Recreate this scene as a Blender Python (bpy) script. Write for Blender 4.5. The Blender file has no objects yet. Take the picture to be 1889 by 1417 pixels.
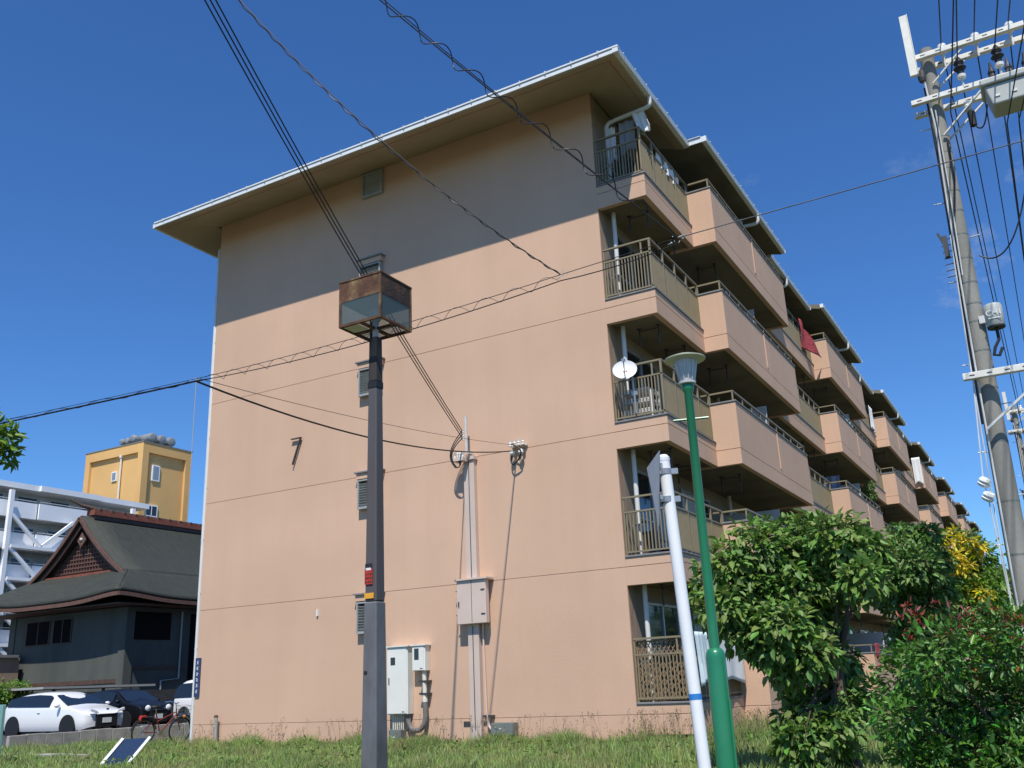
import bpy, bmesh, math, random
import numpy as np
from mathutils import Vector, Matrix, Quaternion
R = math.radians
random.seed(7); rng = np.random.default_rng(7)
scene = bpy.context.scene
COL = scene.collection

# ------------------------------------------------------------------ camera
cam_d = bpy.data.cameras.new('camera'); cam = bpy.data.objects.new('camera', cam_d); COL.objects.link(cam)
CAM = Vector((18.031, -16.410, 1.1545))
yaw, pitch, roll = -0.5074, 0.3080, -0.0437
_f = Vector((math.sin(yaw)*math.cos(pitch), math.cos(yaw)*math.cos(pitch), math.sin(pitch)))
_r = Vector((math.cos(yaw), -math.sin(yaw), 0)); _u = _r.cross(_f)
_r2 = _r*math.cos(roll)+_u*math.sin(roll); _u2 = -_r*math.sin(roll)+_u*math.cos(roll)
M = Matrix((_r2, _u2, -_f)).transposed().to_4x4(); M.translation = CAM
cam.matrix_world = M
cam_d.sensor_width = 36; cam_d.lens = 32.864; cam_d.clip_start = 0.1; cam_d.clip_end = 3000
scene.camera = cam
# ------------------------------------------------------------------ world, sun, exposure
SUN = Vector((0.205, -0.498, 0.843)).normalized()
world = bpy.data.worlds.new('World'); scene.world = world; world.use_nodes = True
nt = world.node_tree; nt.nodes.clear()
out = nt.nodes.new('ShaderNodeOutputWorld'); bg = nt.nodes.new('ShaderNodeBackground')
sky = nt.nodes.new('ShaderNodeTexSky'); sky.sky_type = 'NISHITA'; sky.sun_disc = False
sky.sun_elevation = math.asin(SUN.z); sky.sun_rotation = math.atan2(SUN.x, SUN.y)
sky.air_density = 1.0; sky.dust_density = 0.15; sky.ozone_density = 3.0; sky.altitude = 50
bg.inputs['Strength'].default_value = 0.067
# thin wisps of cloud, part of the sky itself
tc = nt.nodes.new('ShaderNodeTexCoord'); mp = nt.nodes.new('ShaderNodeMapping'); mp.inputs['Scale'].default_value = (1, 1, 1.6); mp.inputs['Rotation'].default_value = (0, 0, R(3.6)); mp.inputs['Location'].default_value = (0, 0, .08)
n1 = nt.nodes.new('ShaderNodeTexNoise'); n1.inputs['Scale'].default_value = 5.2; n1.inputs['Detail'].default_value = 7; n1.inputs['Roughness'].default_value = .62
rp = nt.nodes.new('ShaderNodeValToRGB'); rp.color_ramp.elements[0].position = .62; rp.color_ramp.elements[1].position = .86
mx = nt.nodes.new('ShaderNodeMixRGB'); mx.inputs['Color2'].default_value = (7.5, 8.2, 9.2, 1)
tint = nt.nodes.new('ShaderNodeMixRGB'); tint.blend_type = 'MULTIPLY'; tint.inputs['Fac'].default_value = 1; tint.inputs['Color2'].default_value = (.95, 1.42, 1.97, 1)
hs = nt.nodes.new('ShaderNodeHueSaturation'); hs.inputs['Saturation'].default_value = 1.12
nt.links.new(tc.outputs['Generated'], mp.inputs['Vector']); nt.links.new(mp.outputs[0], n1.inputs['Vector'])
nt.links.new(n1.outputs['Fac'], rp.inputs['Fac']); 
sep = nt.nodes.new('ShaderNodeSeparateXYZ'); nt.links.new(tc.outputs['Generated'], sep.inputs[0])
lo = nt.nodes.new('ShaderNodeMapRange'); lo.inputs['From Min'].default_value = .42; lo.inputs['From Max'].default_value = .50; lo.inputs['To Min'].default_value = .8; lo.inputs['To Max'].default_value = 0; nt.links.new(sep.outputs['Z'], lo.inputs['Value'])
ml = nt.nodes.new('ShaderNodeMath'); ml.operation = 'MULTIPLY'; nt.links.new(rp.outputs['Color'], ml.inputs[0]); nt.links.new(lo.outputs[0], ml.inputs[1]); nt.links.new(ml.outputs[0], mx.inputs['Fac'])
nt.links.new(sky.outputs[0], hs.inputs['Color']); nt.links.new(hs.outputs[0], tint.inputs['Color1']); nt.links.new(tint.outputs[0], mx.inputs['Color1'])
nt.links.new(mx.outputs[0], bg.inputs['Color']); nt.links.new(bg.outputs[0], out.inputs['Surface'])
sl = bpy.data.lights.new('sun', 'SUN'); sl.energy = 4.6; sl.angle = R(.53); sl.color = (1, .95, .86)
so = bpy.data.objects.new('sun', sl); COL.objects.link(so)
so.rotation_mode = 'QUATERNION'; so.rotation_quaternion = (-SUN).to_track_quat('-Z', 'Y'); so.location = (20, -30, 40)
vs = scene.view_settings; vs.view_transform = 'Standard'; vs.look = 'None'; vs.gamma = 1; vs.exposure = 0.17; vs.use_curve_mapping = False

# ------------------------------------------------------------------ materials
def lin(c): return tuple(((x/255)/12.92 if x/255 <= .04045 else ((x/255+.055)/1.055)**2.4) for x in c)
MATS = {}
def mat(name, rgb, rough=.7, var=.12, scale=3.0, bump=0, bscale=60, metal=0, spec=.5, rgb2=None, f2=.5, scale2=1.2, sharp=.12, island=None, trans=0, alpha=1, coat=0, stretch=(1, 1, 1), streak=0):
    m = bpy.data.materials.new(name); m.use_nodes = True; t = m.node_tree; N = t.nodes; L = t.links
    b = N['Principled BSDF']; b.inputs['Roughness'].default_value = rough; b.inputs['Metallic'].default_value = metal
    b.inputs['Specular IOR Level'].default_value = spec; b.inputs['Coat Weight'].default_value = coat
    g = N.new('ShaderNodeNewGeometry'); mpn = N.new('ShaderNodeMapping'); mpn.inputs['Scale'].default_value = stretch
    L.new(g.outputs['Position'], mpn.inputs['Vector'])
    def noise(s, d=5):
        n = N.new('ShaderNodeTexNoise'); n.inputs['Scale'].default_value = s; n.inputs['Detail'].default_value = d
        L.new(mpn.outputs[0], n.inputs['Vector']); return n
    base = N.new('ShaderNodeRGB'); base.outputs[0].default_value = (*rgb, 1); cur = base.outputs[0]
    if rgb2:
        n = noise(scale2, 8); rpn = N.new('ShaderNodeValToRGB')
        rpn.color_ramp.elements[0].position = max(0, f2-sharp); rpn.color_ramp.elements[1].position = min(1, f2+sharp)
        L.new(n.outputs['Fac'], rpn.inputs['Fac']); x = N.new('ShaderNodeMixRGB'); x.inputs['Color2'].default_value = (*rgb2, 1)
        L.new(cur, x.inputs['Color1']); L.new(rpn.outputs['Color'], x.inputs['Fac']); cur = x.outputs[0]
    if var:
        n = noise(scale); mr = N.new('ShaderNodeMapRange'); mr.inputs['From Min'].default_value = .3; mr.inputs['From Max'].default_value = .7
        mr.inputs['To Min'].default_value = 1-var; mr.inputs['To Max'].default_value = 1+var
        L.new(n.outputs['Fac'], mr.inputs['Value']); h = N.new('ShaderNodeHueSaturation'); L.new(mr.outputs[0], h.inputs['Value']); L.new(cur, h.inputs['Color']); cur = h.outputs[0]
    if streak:
        for sc, st_ in ((2.2, (1, 1, .035)), (.22, (1, 1, 1.6))):
            m2 = N.new('ShaderNodeMapping'); m2.inputs['Scale'].default_value = st_; L.new(g.outputs['Position'], m2.inputs['Vector'])
            n = N.new('ShaderNodeTexNoise'); n.inputs['Scale'].default_value = sc; n.inputs['Detail'].default_value = 6; n.inputs['Roughness'].default_value = .65; L.new(m2.outputs[0], n.inputs['Vector'])
            mr = N.new('ShaderNodeMapRange'); mr.inputs['From Min'].default_value = .35; mr.inputs['From Max'].default_value = .72; mr.inputs['To Min'].default_value = 1+streak*.4; mr.inputs['To Max'].default_value = 1-streak
            L.new(n.outputs['Fac'], mr.inputs['Value']); h = N.new('ShaderNodeHueSaturation'); L.new(mr.outputs[0], h.inputs['Value']); L.new(cur, h.inputs['Color']); cur = h.outputs[0]
    if island:
        dv, dh, ds = island; h = N.new('ShaderNodeHueSaturation')
        for k, (amt, mid) in enumerate(((dv, 1), (dh, .5), (ds, 1))):
            if amt:
                q = N.new('ShaderNodeMath'); q.operation = 'MULTIPLY'; q.inputs[1].default_value = 7.31*(k+1); L.new(g.outputs['Random Per Island'], q.inputs[0])
                fr = N.new('ShaderNodeMath'); fr.operation = 'FRACT'; L.new(q.outputs[0], fr.inputs[0])
                mr = N.new('ShaderNodeMapRange'); mr.inputs['To Min'].default_value = mid-amt; mr.inputs['To Max'].default_value = mid+amt
                L.new(fr.outputs[0], mr.inputs['Value']); L.new(mr.outputs[0], h.inputs[('Value', 'Hue', 'Saturation')[k]])
        L.new(cur, h.inputs['Color']); cur = h.outputs[0]
    L.new(cur, b.inputs['Base Color'])
    if bump:
        n = noise(bscale, 4); bp = N.new('ShaderNodeBump'); bp.inputs['Strength'].default_value = bump; bp.inputs['Distance'].default_value = .02
        L.new(n.outputs['Fac'], bp.inputs['Height']); L.new(bp.outputs[0], b.inputs['Normal'])
    if trans:
        tr = N.new('ShaderNodeBsdfTranslucent'); L.new(cur, tr.inputs['Color']); ms = N.new('ShaderNodeMixShader'); ms.inputs[0].default_value = trans
        L.new(b.outputs[0], ms.inputs[1]); L.new(tr.outputs[0], ms.inputs[2]); L.new(ms.outputs[0], N['Material Output'].inputs['Surface'])
    if alpha < 1:
        gl = N.new('ShaderNodeBsdfTransparent'); gl.inputs['Color'].default_value = (.86, .92, .94, 1); ms = N.new('ShaderNodeMixShader'); ms.inputs[0].default_value = alpha
        L.new(gl.outputs[0], ms.inputs[1]); L.new(b.outputs[0], ms.inputs[2]); L.new(ms.outputs[0], N['Material Output'].inputs['Surface'])
    MATS[name] = m; return m

WALL = (.642, .424, .300)
mat('wall', WALL, .9, .045, .55, bump=.35, bscale=75, spec=.15, rgb2=(.605, .403, .281), f2=.56, scale2=.35, sharp=.2, streak=.03)
mat('wall_joint', (.36, .245, .175), .95, .1, 5, spec=.1)
mat('facade_shaded', (.29, .235, .175), .9, .08, 1, bump=.2, spec=.15)  # wall behind the balconies, recess shade put into its colour
mat('underside_shaded', (.21, .18, .13), .9, .12, 1.2, spec=.1, rgb2=(.15, .13, .095), f2=.55, scale2=.9)  # balcony slabs and eaves, colour darkened to deepen the shade underneath
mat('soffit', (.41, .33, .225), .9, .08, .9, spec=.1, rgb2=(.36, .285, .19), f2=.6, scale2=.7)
mat('white_metal', (.72, .74, .74), .45, .05, 4)
mat('coping', (.20, .20, .20), .7, .12, 6)
mat('olive', (.235, .195, .115), .5, .06, 4, metal=.0)
mat('roof_top', (.12, .09, .08), .8, .15, 2, bump=.4, bscale=12)
mat('pvc', (.66, .66, .64), .4, .06, 3)
mat('dark_metal', (.05, .05, .05), .5, .2, 6)
mat('glass_dark', (.02, .024, .028), .06, 0, spec=.7)
mat('void_dark', (.008, .009, .009), .9, 0, spec=.1)
mat('alu', (.42, .42, .42), .35, .05, 4, metal=.6)
mat('curtain', (.55, .55, .52), .9, .15, 9, stretch=(6, 6, .3))
mat('partition', (.50, .49, .47), .8, .06, 2)
mat('louver', (.34, .35, .34), .5, .1, 5)
mat('duct_pink', (.60, .48, .41), .6, .05, 2)
mat('cabinet', (.74, .73, .67), .45, .05, 2, rgb2=(.62, .58, .50), f2=.72, scale2=1.6, sharp=.1)
mat('pipe_cream', (.70, .66, .56), .5, .06, 4)
mat('hose', (.16, .15, .145), .6, .15, 10)
mat('box_grey', (.16, .18, .165), .6, .12, 8)
mat('cable', (.012, .012, .013), .55, .1, 20)
mat('ceramic', (.78, .77, .72), .25, .05, 9)
mat('rust', (.10, .045, .022), .85, .35, 9, bump=.4, bscale=40, rgb2=(.26, .17, .075), f2=.60, scale2=6, sharp=.12)
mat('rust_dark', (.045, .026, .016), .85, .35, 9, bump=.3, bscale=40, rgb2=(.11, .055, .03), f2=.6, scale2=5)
mat('lamp_glass', (.14, .18, .18), .08, .05, 3, alpha=.36)
mat('pole_dark', (.030, .027, .026), .8, .25, 4, rgb2=(.07, .045, .035), f2=.62, scale2=5, stretch=(1, 1, .25))
mat('pole_grey', (.135, .14, .15), .75, .18, 7, rgb2=(.09, .09, .095), f2=.55, scale2=5, stretch=(1, 1, .4))
mat('pole_mid', (.085, .087, .095), .7, .2, 4, rgb2=(.075, .050, .042), f2=.56, scale2=4, stretch=(1, 1, .2))
mat('sticker_red', (.45, .03, .02), .5, .2, 60)
mat('sticker_yel', (.75, .36, .03), .5, .1, 40)
mat('sticker_blk', (.02, .02, .02), .5, 0)
mat('sticker_wht', (.75, .75, .73), .5, 0)
mat('green_paint', (.018, .20, .092), .32, .12, 3, coat=.3, rgb2=(.022, .165, .08), f2=.62, scale2=3)
mat('lamp_shade', (.55, .56, .42), .45, .08, 4)
mat('opal', (.62, .64, .63), .3, .08, 14, alpha=.8)
mat('post_white', (.80, .81, .80), .35, .04, 5, rgb2=(.62, .61, .57), f2=.70, scale2=7, sharp=.05)
mat('tape_blue', (.03, .22, .60), .5, .1, 20)
mat('sign_back', (.62, .63, .62), .5, .08, 12)
mat('concrete_pole', (.27, .265, .235), .9, .12, 3, bump=.25, bscale=50, rgb2=(.19, .185, .165), f2=.55, scale2=1.4, stretch=(1, 1, .3))
mat('galv', (.62, .62, .59), .45, .1, 8, metal=.1)
mat('arm_white', (.74, .72, .64), .5, .08, 8)
mat('trans_grey', (.42, .44, .41), .5, .08, 4)
mat('rubber', (.012, .012, .013), .6, .1, 20)
mat('temple_roof', (.036, .041, .032), .75, .22, 1.6, bump=.5, bscale=9, rgb2=(.026, .030, .023), f2=.5, scale2=2.5, stretch=(.6, 6, 1))
mat('temple_wood', (.085, .048, .034), .7, .25, 5)
mat('temple_edge', (.13, .068, .05), .7, .2, 5)
mat('ridge_tile', (.22, .07, .04), .75, .2, 4)
mat('temple_wall', (.085, .092, .080), .9, .14, .8, rgb2=(.06, .066, .057), f2=.55, scale2=.6, stretch=(1, 1, .4))
mat('temple_lattice', (.12, .058, .042), .8, .35, 14)
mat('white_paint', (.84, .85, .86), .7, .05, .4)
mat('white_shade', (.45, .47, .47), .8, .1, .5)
mat('yellow_wall', (.68, .415, .165), .85, .06, .3, bump=.1, spec=.2, rgb2=(.63, .375, .145), f2=.6, scale2=.2)
mat('tan_wall', (.30, .22, .16), .9, .1, 1)
mat('steel_tank', (.22, .24, .25), .6, .2, 2)
mat('car_white', (.80, .80, .80), .22, .01, 2, coat=.8)
mat('car_black', (.006, .006, .007), .35, .05, 2, spec=.3, coat=.15)
mat('car_glass', (.012, .016, .020), .05, 0, spec=.8)
mat('chrome', (.75, .76, .78), .12, .02, 5, metal=1)
mat('lens', (.75, .78, .80), .08, .1, 60, spec=.8)
mat('plate', (.70, .72, .70), .5, .05, 30)
mat('bike_red', (.20, .035, .022), .35, .1, 8)
mat('orange', (.75, .24, .02), .4, .05, 8)
mat('reflect_red', (.60, .04, .02), .25, .1, 30)
mat('solar', (.022, .040, .085), .15, .15, 30, coat=.4)
mat('block', (.36, .34, .32), .95, .12, 3, bump=.3, bscale=30, rgb2=(.27, .255, .24), f2=.55, scale2=2)
mat('asphalt', (.055, .055, .057), .95, .2, 4, bump=.3, bscale=60)
mat('soil', (.075, .085, .028), .95, .3, 3, rgb2=(.14, .12, .06), f2=.6, scale2=1.5)
mat('kerb', (.36, .35, .33), .9, .12, 5, bump=.2)
mat('grass', (.28, .385, .115), .6, .28, 1.1, island=(.34, .035, .15), trans=.35, rgb2=(.36, .35, .15), f2=.57, scale2=1.3)
mat('seedhead', (.24, .17, .10), .8, .2, 9, island=(.3, .03, .1))
mat('leaf_broad', (.15, .262, .060), .5, .10, 1.5, island=(.30, .030, .12), trans=.30, spec=.4, rgb2=(.19, .30, .07), f2=.55, scale2=1.6)
mat('leaf_dark', (.13, .235, .055), .5, .1, 1.5, island=(.35, .03, .12), trans=.25, spec=.4)
mat('leaf_photinia', (.095, .215, .038), .36, .1, 2, island=(.42, .03, .12), trans=.2, spec=.35)
mat('leaf_red', (.42, .10, .07), .35, .1, 3, island=(.3, .03, .15), trans=.3)
mat('leaf_yellow', (.72, .58, .05), .5, .1, 3, island=(.25, .025, .1), trans=.4)
mat('leaf_lime', (.16, .28, .04), .45, .1, 3, island=(.25, .025, .1), trans=.4)
mat('bark', (.085, .062, .045), .95, .3, 12, bump=.8, bscale=30, stretch=(1, 1, .2))
mat('cloth_white', (.76, .77, .78), .9, .05, 5)
mat('cloth_blue', (.62, .74, .78), .9, .08, 5)
mat('cloth_grey', (.30, .32, .38), .9, .1, 5)
mat('cloth_red', (.42, .055, .06), .9, .25, 14, rgb2=(.10, .02, .03), f2=.60, scale2=7, stretch=(1, 1, 3))
mat('wood_lattice', (.25, .165, .095), .85, .2, 9)
mat('sign_navy', (.03, .05, .13), .5, .1, 9)
mat('white_plastic', (.74, .75, .76), .4, .04, 6)
mat('teal_paint', (.18, .36, .34), .6, .1, 5)

# ------------------------------------------------------------------ helpers
ORG = {}
class MB:
    def __init__(s): s.v = []; s.f = []
    def _add(s, vs, fs):
        o = len(s.v); s.v += [tuple(v) for v in vs]; s.f += [tuple(i+o for i in f) for f in fs]; return s
    BF = [(0, 3, 2, 1), (4, 5, 6, 7), (0, 1, 5, 4), (1, 2, 6, 5), (2, 3, 7, 6), (3, 0, 4, 7)]
    def box(s, x0, x1, y0, y1, z0, z1):
        return s._add([(x0, y0, z0), (x1, y0, z0), (x1, y1, z0), (x0, y1, z0), (x0, y0, z1), (x1, y0, z1), (x1, y1, z1), (x0, y1, z1)], MB.BF)
    def cbox(s, c, sx, sy, sz): return s.box(c[0]-sx/2, c[0]+sx/2, c[1]-sy/2, c[1]+sy/2, c[2]-sz/2, c[2]+sz/2)
    def beam(s, p0, p1, w, h, up=(0, 0, 1), w1=None, h1=None):
        p0 = Vector(p0); p1 = Vector(p1); d = (p1-p0).normalized(); a = d.cross(Vector(up))
        if a.length < 1e-4: a = d.cross(Vector((1, 0, 0)))
        a.normalize(); b = a.cross(d); w1 = w if w1 is None else w1; h1 = h if h1 is None else h1
        vs = [p+a*(sa*ww/2)+b*(sb*hh/2) for p, ww, hh in ((p0, w, h), (p1, w1, h1)) for sa, sb in ((-1, -1), (1, -1), (1, 1), (-1, 1))]
        return s._add(vs, MB.BF)
    def tube(s, pts, r, n=8, cap=True):
        pts = [Vector(p) for p in pts]; m = len(pts); rs = r if isinstance(r, (list, tuple)) else [r]*m
        vs = []; t0 = (pts[1]-pts[0]).normalized(); ref = Vector((0, 0, 1)) if abs(t0.z) < .9 else Vector((1, 0, 0))
        a = t0.cross(ref).normalized(); 
        for i, p in enumerate(pts):
            t = (pts[min(i+1, m-1)]-pts[max(i-1, 0)]).normalized(); a = (a-t*a.dot(t)).normalized(); b = t.cross(a)
            vs += [p+(a*math.cos(2*math.pi*k/n)+b*math.sin(2*math.pi*k/n))*rs[i] for k in range(n)]
        fs = [(i*n+k, i*n+(k+1) % n, (i+1)*n+(k+1) % n, (i+1)*n+k) for i in range(m-1) for k in range(n)]
        if cap: fs += [tuple(range(n-1, -1, -1)), tuple(range((m-1)*n, m*n))]
        return s._add(vs, fs)
    def lathe(s, prof, c, n=24, axis=(0, 0, 1)):
        q = Vector((0, 0, 1)).rotation_difference(Vector(axis)); c = Vector(c)
        vs = [c+q@Vector((r*math.cos(2*math.pi*k/n), r*math.sin(2*math.pi*k/n), z)) for r, z in prof for k in range(n)]
        m = len(prof); fs = [(i*n+k, i*n+(k+1) % n, (i+1)*n+(k+1) % n, (i+1)*n+k) for i in range(m-1) for k in range(n)]
        fs += [tuple(range(n-1, -1, -1)), tuple(range((m-1)*n, m*n))]
        return s._add(vs, fs)
    def prism(s, poly, a0, a1, axis='y'):
        mp = {'y': lambda p, a: (p[0], a, p[1]), 'x': lambda p, a: (a, p[0], p[1]), 'z': lambda p, a: (p[0], p[1], a)}[axis]
        n = len(poly); vs = [mp(p, a0) for p in poly]+[mp(p, a1) for p in poly]
        fs = [tuple(range(n-1, -1, -1)), tuple(range(n, 2*n))]+[(i, (i+1) % n, n+(i+1) % n, n+i) for i in range(n)]
        return s._add(vs, fs)
    def grid(s, fn, nu, nv, closed=False):
        vs = [fn(i/nu, j/nv) for i in range(nu+1) for j in range(nv+1)]
        fs = [(i*(nv+1)+j, (i+1)*(nv+1)+j, (i+1)*(nv+1)+j+1, i*(nv+1)+j+1) for i in range(nu) for j in range(nv)]
        return s._add(vs, fs)
    def ball(s, c, r, n=10, m=6):
        r = r if isinstance(r, (list, tuple)) else (r, r, r)
        return s._add([(c[0]+r[0]*math.sin(math.pi*j/m)*math.cos(2*math.pi*i/n), c[1]+r[1]*math.sin(math.pi*j/m)*math.sin(2*math.pi*i/n), c[2]-r[2]*math.cos(math.pi*j/m)) for j in range(m+1) for i in range(n)],
                      [(j*n+i, j*n+(i+1) % n, (j+1)*n+(i+1) % n, (j+1)*n+i) for j in range(m) for i in range(n)])
    def build(s, name, m, parent=None, org=None, smooth=False, bevel=0, kind=None, solid=0, sub=0):
        if org is None: org = ORG[parent.name] if parent else Vector((0, 0, 0))
        org = Vector(org); me = bpy.data.meshes.new(name)
        bm = bmesh.new(); vl = [bm.verts.new(Vector(v)-org) for v in s.v]
        for f in s.f:
            try: bm.faces.new([vl[i] for i in f])
            except ValueError: pass
        bmesh.ops.recalc_face_normals(bm, faces=bm.faces[:]); bm.to_mesh(me); bm.free()
        me.materials.append(MATS[m])
        if smooth: me.polygons.foreach_set('use_smooth', [True]*len(me.polygons)); me.set_sharp_from_angle(angle=R(38))
        return link(name, me, parent, org, bevel, kind, solid, sub, smooth)
def link(name, me, parent=None, org=(0, 0, 0), bevel=0, kind=None, solid=0, sub=0, smooth=False):
    o = bpy.data.objects.new(name, me); COL.objects.link(o)
    if parent: o.parent = parent; ORG[o.name] = Vector(ORG[parent.name])
    else: o.location = org; ORG[o.name] = Vector(org)
    if solid: md = o.modifiers.new('thickness', 'SOLIDIFY'); md.thickness = solid; md.offset = 0
    if bevel: md = o.modifiers.new('edges', 'BEVEL'); md.width = bevel; md.segments = 2; md.limit_method = 'ANGLE'; md.angle_limit = R(40)
    if sub: md = o.modifiers.new('smooth', 'SUBSURF'); md.levels = sub; md.render_levels = sub
    if kind: o['kind'] = kind
    return o
def tag(o, label, cat, group=None, kind=None):
    o['label'] = label; o['category'] = cat
    if group: o['group'] = group
    if kind: o['kind'] = kind
    return o
def thing(name, label, cat, loc=(0, 0, 0), group=None):
    o = bpy.data.objects.new(name, None); COL.objects.link(o); o.location = loc; o.empty_display_size = .2
    ORG[o.name] = Vector(loc); return tag(o, label, cat, group)
def dup(o, parent=None, off=(0, 0, 0), rz=None):
    c = o.copy(); COL.objects.link(c); c.parent = parent; c.location = o.location+Vector(off); ORG[c.name] = ORG[o.name]
    if rz is not None: c.rotation_euler = (0, 0, rz)
    for ch in o.children: dup(ch, c)
    return c
def copy_at(o, parent, off):
    c = o.copy(); COL.objects.link(c); c.parent = parent; c.location = o.location+Vector(off); ORG[c.name] = ORG[o.name]; return c
def struct(o): o['kind'] = 'structure'; return o
def text_mesh(body, size, name, m, parent, mw, extrude=.002):
    cu = bpy.data.curves.new(name, 'FONT'); cu.body = body; cu.size = size; cu.extrude = extrude; cu.align_x = 'CENTER'; cu.align_y = 'CENTER'
    t = bpy.data.objects.new(name+'_curve', cu); COL.objects.link(t); dg = bpy.context.evaluated_depsgraph_get(); dg.update()
    me = bpy.data.meshes.new_from_object(t.evaluated_get(dg)); bpy.data.objects.remove(t); bpy.data.curves.remove(cu)
    me.transform(mw); me.materials.clear(); me.materials.append(MATS[m]); me.name = name
    return link(name, me, parent)
def arr_mesh(name, V, F, m, parent=None, kind=None, smooth=False):
    """V (n,3), F (k,4) or (k,3) int arrays, world coordinates"""
    me = bpy.data.meshes.new(name); org = ORG[parent.name] if parent else Vector((0, 0, 0)); V = V-np.array(org)
    k = F.shape[1]; me.vertices.add(len(V)); me.vertices.foreach_set('co', V.astype(np.float32).ravel())
    me.loops.add(F.size); me.loops.foreach_set('vertex_index', F.astype(np.int32).ravel())
    me.polygons.add(len(F)); me.polygons.foreach_set('loop_start', np.arange(0, F.size, k, dtype=np.int32))
    me.update(calc_edges=True); me.validate(); me.materials.append(MATS[m])
    if smooth: me.polygons.foreach_set('use_smooth', [True]*len(me.polygons))
    return link(name, me, parent, kind=kind)

# ------------------------------------------------------------------ ground
def gz(x, y):
    t = min(1, max(0, (-10.5-y)/2.0)); return -.42*t*t*(3-2*t)
g = MB()
xs = [-3000, -600, -150, -60, -30, -12, -4, 0, 4, 8, 12, 14, 16, 18, 20, 24, 30, 60, 150, 600, 3000]; ys = [-3000, -600, -100, -40, -25, -18, -14, -13, -12.5, -12, -11.5, -11, -10.5, -10, -6, -2, 0, 5, 15, 40, 90, 200, 600, 3000]
g._add([(x, y, gz(x, y)) for x in xs for y in ys], [(i*len(ys)+j, (i+1)*len(ys)+j, (i+1)*len(ys)+j+1, i*len(ys)+j+1) for i in range(len(xs)-1) for j in range(len(ys)-1)])
struct(g.build('ground', 'soil', smooth=True))
struct(MB().box(-200, 200, -22, -12.9, -.5, -.415).build('road', 'asphalt'))
struct(MB().box(-46, -6.2, -1.2, 60, -.1, .006).build('parking_lot', 'asphalt'))
kb = MB()
for i in range(60): kb.box(-12+i*.6+.004, -12+(i+1)*.6-.004, -12.9, -12.75, -.5, -.30)
struct(kb.build('kerb', 'kerb', bevel=.01))

# ------------------------------------------------------------------ main apartment building
W, WB, WC, Y1, Y2, P, H, Z1 = 11.16, 12.247, 12.78, 2.926, 9.578, 12.447, 2.6, .5
NU = 7; LEN = NU*P+.1
B = thing('apartment_building', 'long five-storey pink-beige apartment block with stepped balconies and white-edged overhanging roof', 'building', (W/2, 0, 0))
gw = MB().box(.004, W-.004, .02, .25, -.3, 13.42).build('gable_wall', 'wall_joint', B)
zs = [-.25, .5, 3.1, 5.7, 8.3, 13.42]
for a, b in zip(zs, zs[1:]):
    MB().box(0, W, 0, .05, a+.004, b-.004).build('wall_panel', 'wall', gw, bevel=.004)
MB().box(.006, .2, .25, LEN, -.3, 13.4).build('rear_wall', 'wall', B)
MB().box(.006, W-.01, LEN, LEN+.2, -.3, 13.4).build('end_wall', 'wall', B)
fw = MB().box(W-.2, W, .25, LEN, -.3, 13.4).build('balcony_side_wall', 'facade_shaded', B)
# windows on the balcony side
def window(y, w, z0, z1, curtain=False):
    f = MB(); x = W
    for a, b in ((y, y+.05), (y+w-.05, y+w), (y+w/2-.03, y+w/2+.03)): f.box(x+.003, x+.05, a, b, z0, z1)
    f.box(x+.003, x+.05, y+.05, y+w/2-.03, z0, z0+.05).box(x+.003, x+.05, y+w/2+.03, y+w-.05, z0, z0+.05)
    f.box(x+.003, x+.05, y+.05, y+w/2-.03, z1-.05, z1).box(x+.003, x+.05, y+w/2+.03, y+w-.05, z1-.05, z1)
    f.box(x+.003, x+.04, y+.05, y+w/2-.03, (z0+z1)/2-.02, (z0+z1)/2+.02)
    fo = f.build('window', 'alu', B)
    MB().box(x+.002, x+.02, y+.05, y+w/2-.03, z0+.05, z1-.05).build('pane', 'curtain' if curtain else 'glass_dark', fo)
    MB().box(x+.002, x+.026, y+w/2+.03, y+w-.05, z0+.05, z1-.05).build('pane', 'glass_dark', fo)
    return fo
protos = [window(.75, 1.75, Z1+.05, Z1+2.0), window(3.4, 2.0, Z1+.05, Z1+2.0, True), window(6.9, 2.0, Z1+.05, Z1+2.0), window(10.2, 1.75, Z1+.05, Z1+2.0, True)]
for k in range(NU):
    for fl in range(5):
        for q, pr in enumerate(protos):
            if (k or fl) and not (fl == 0 and k > 2): dup(pr, B, (0, k*P, fl*H))
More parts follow.
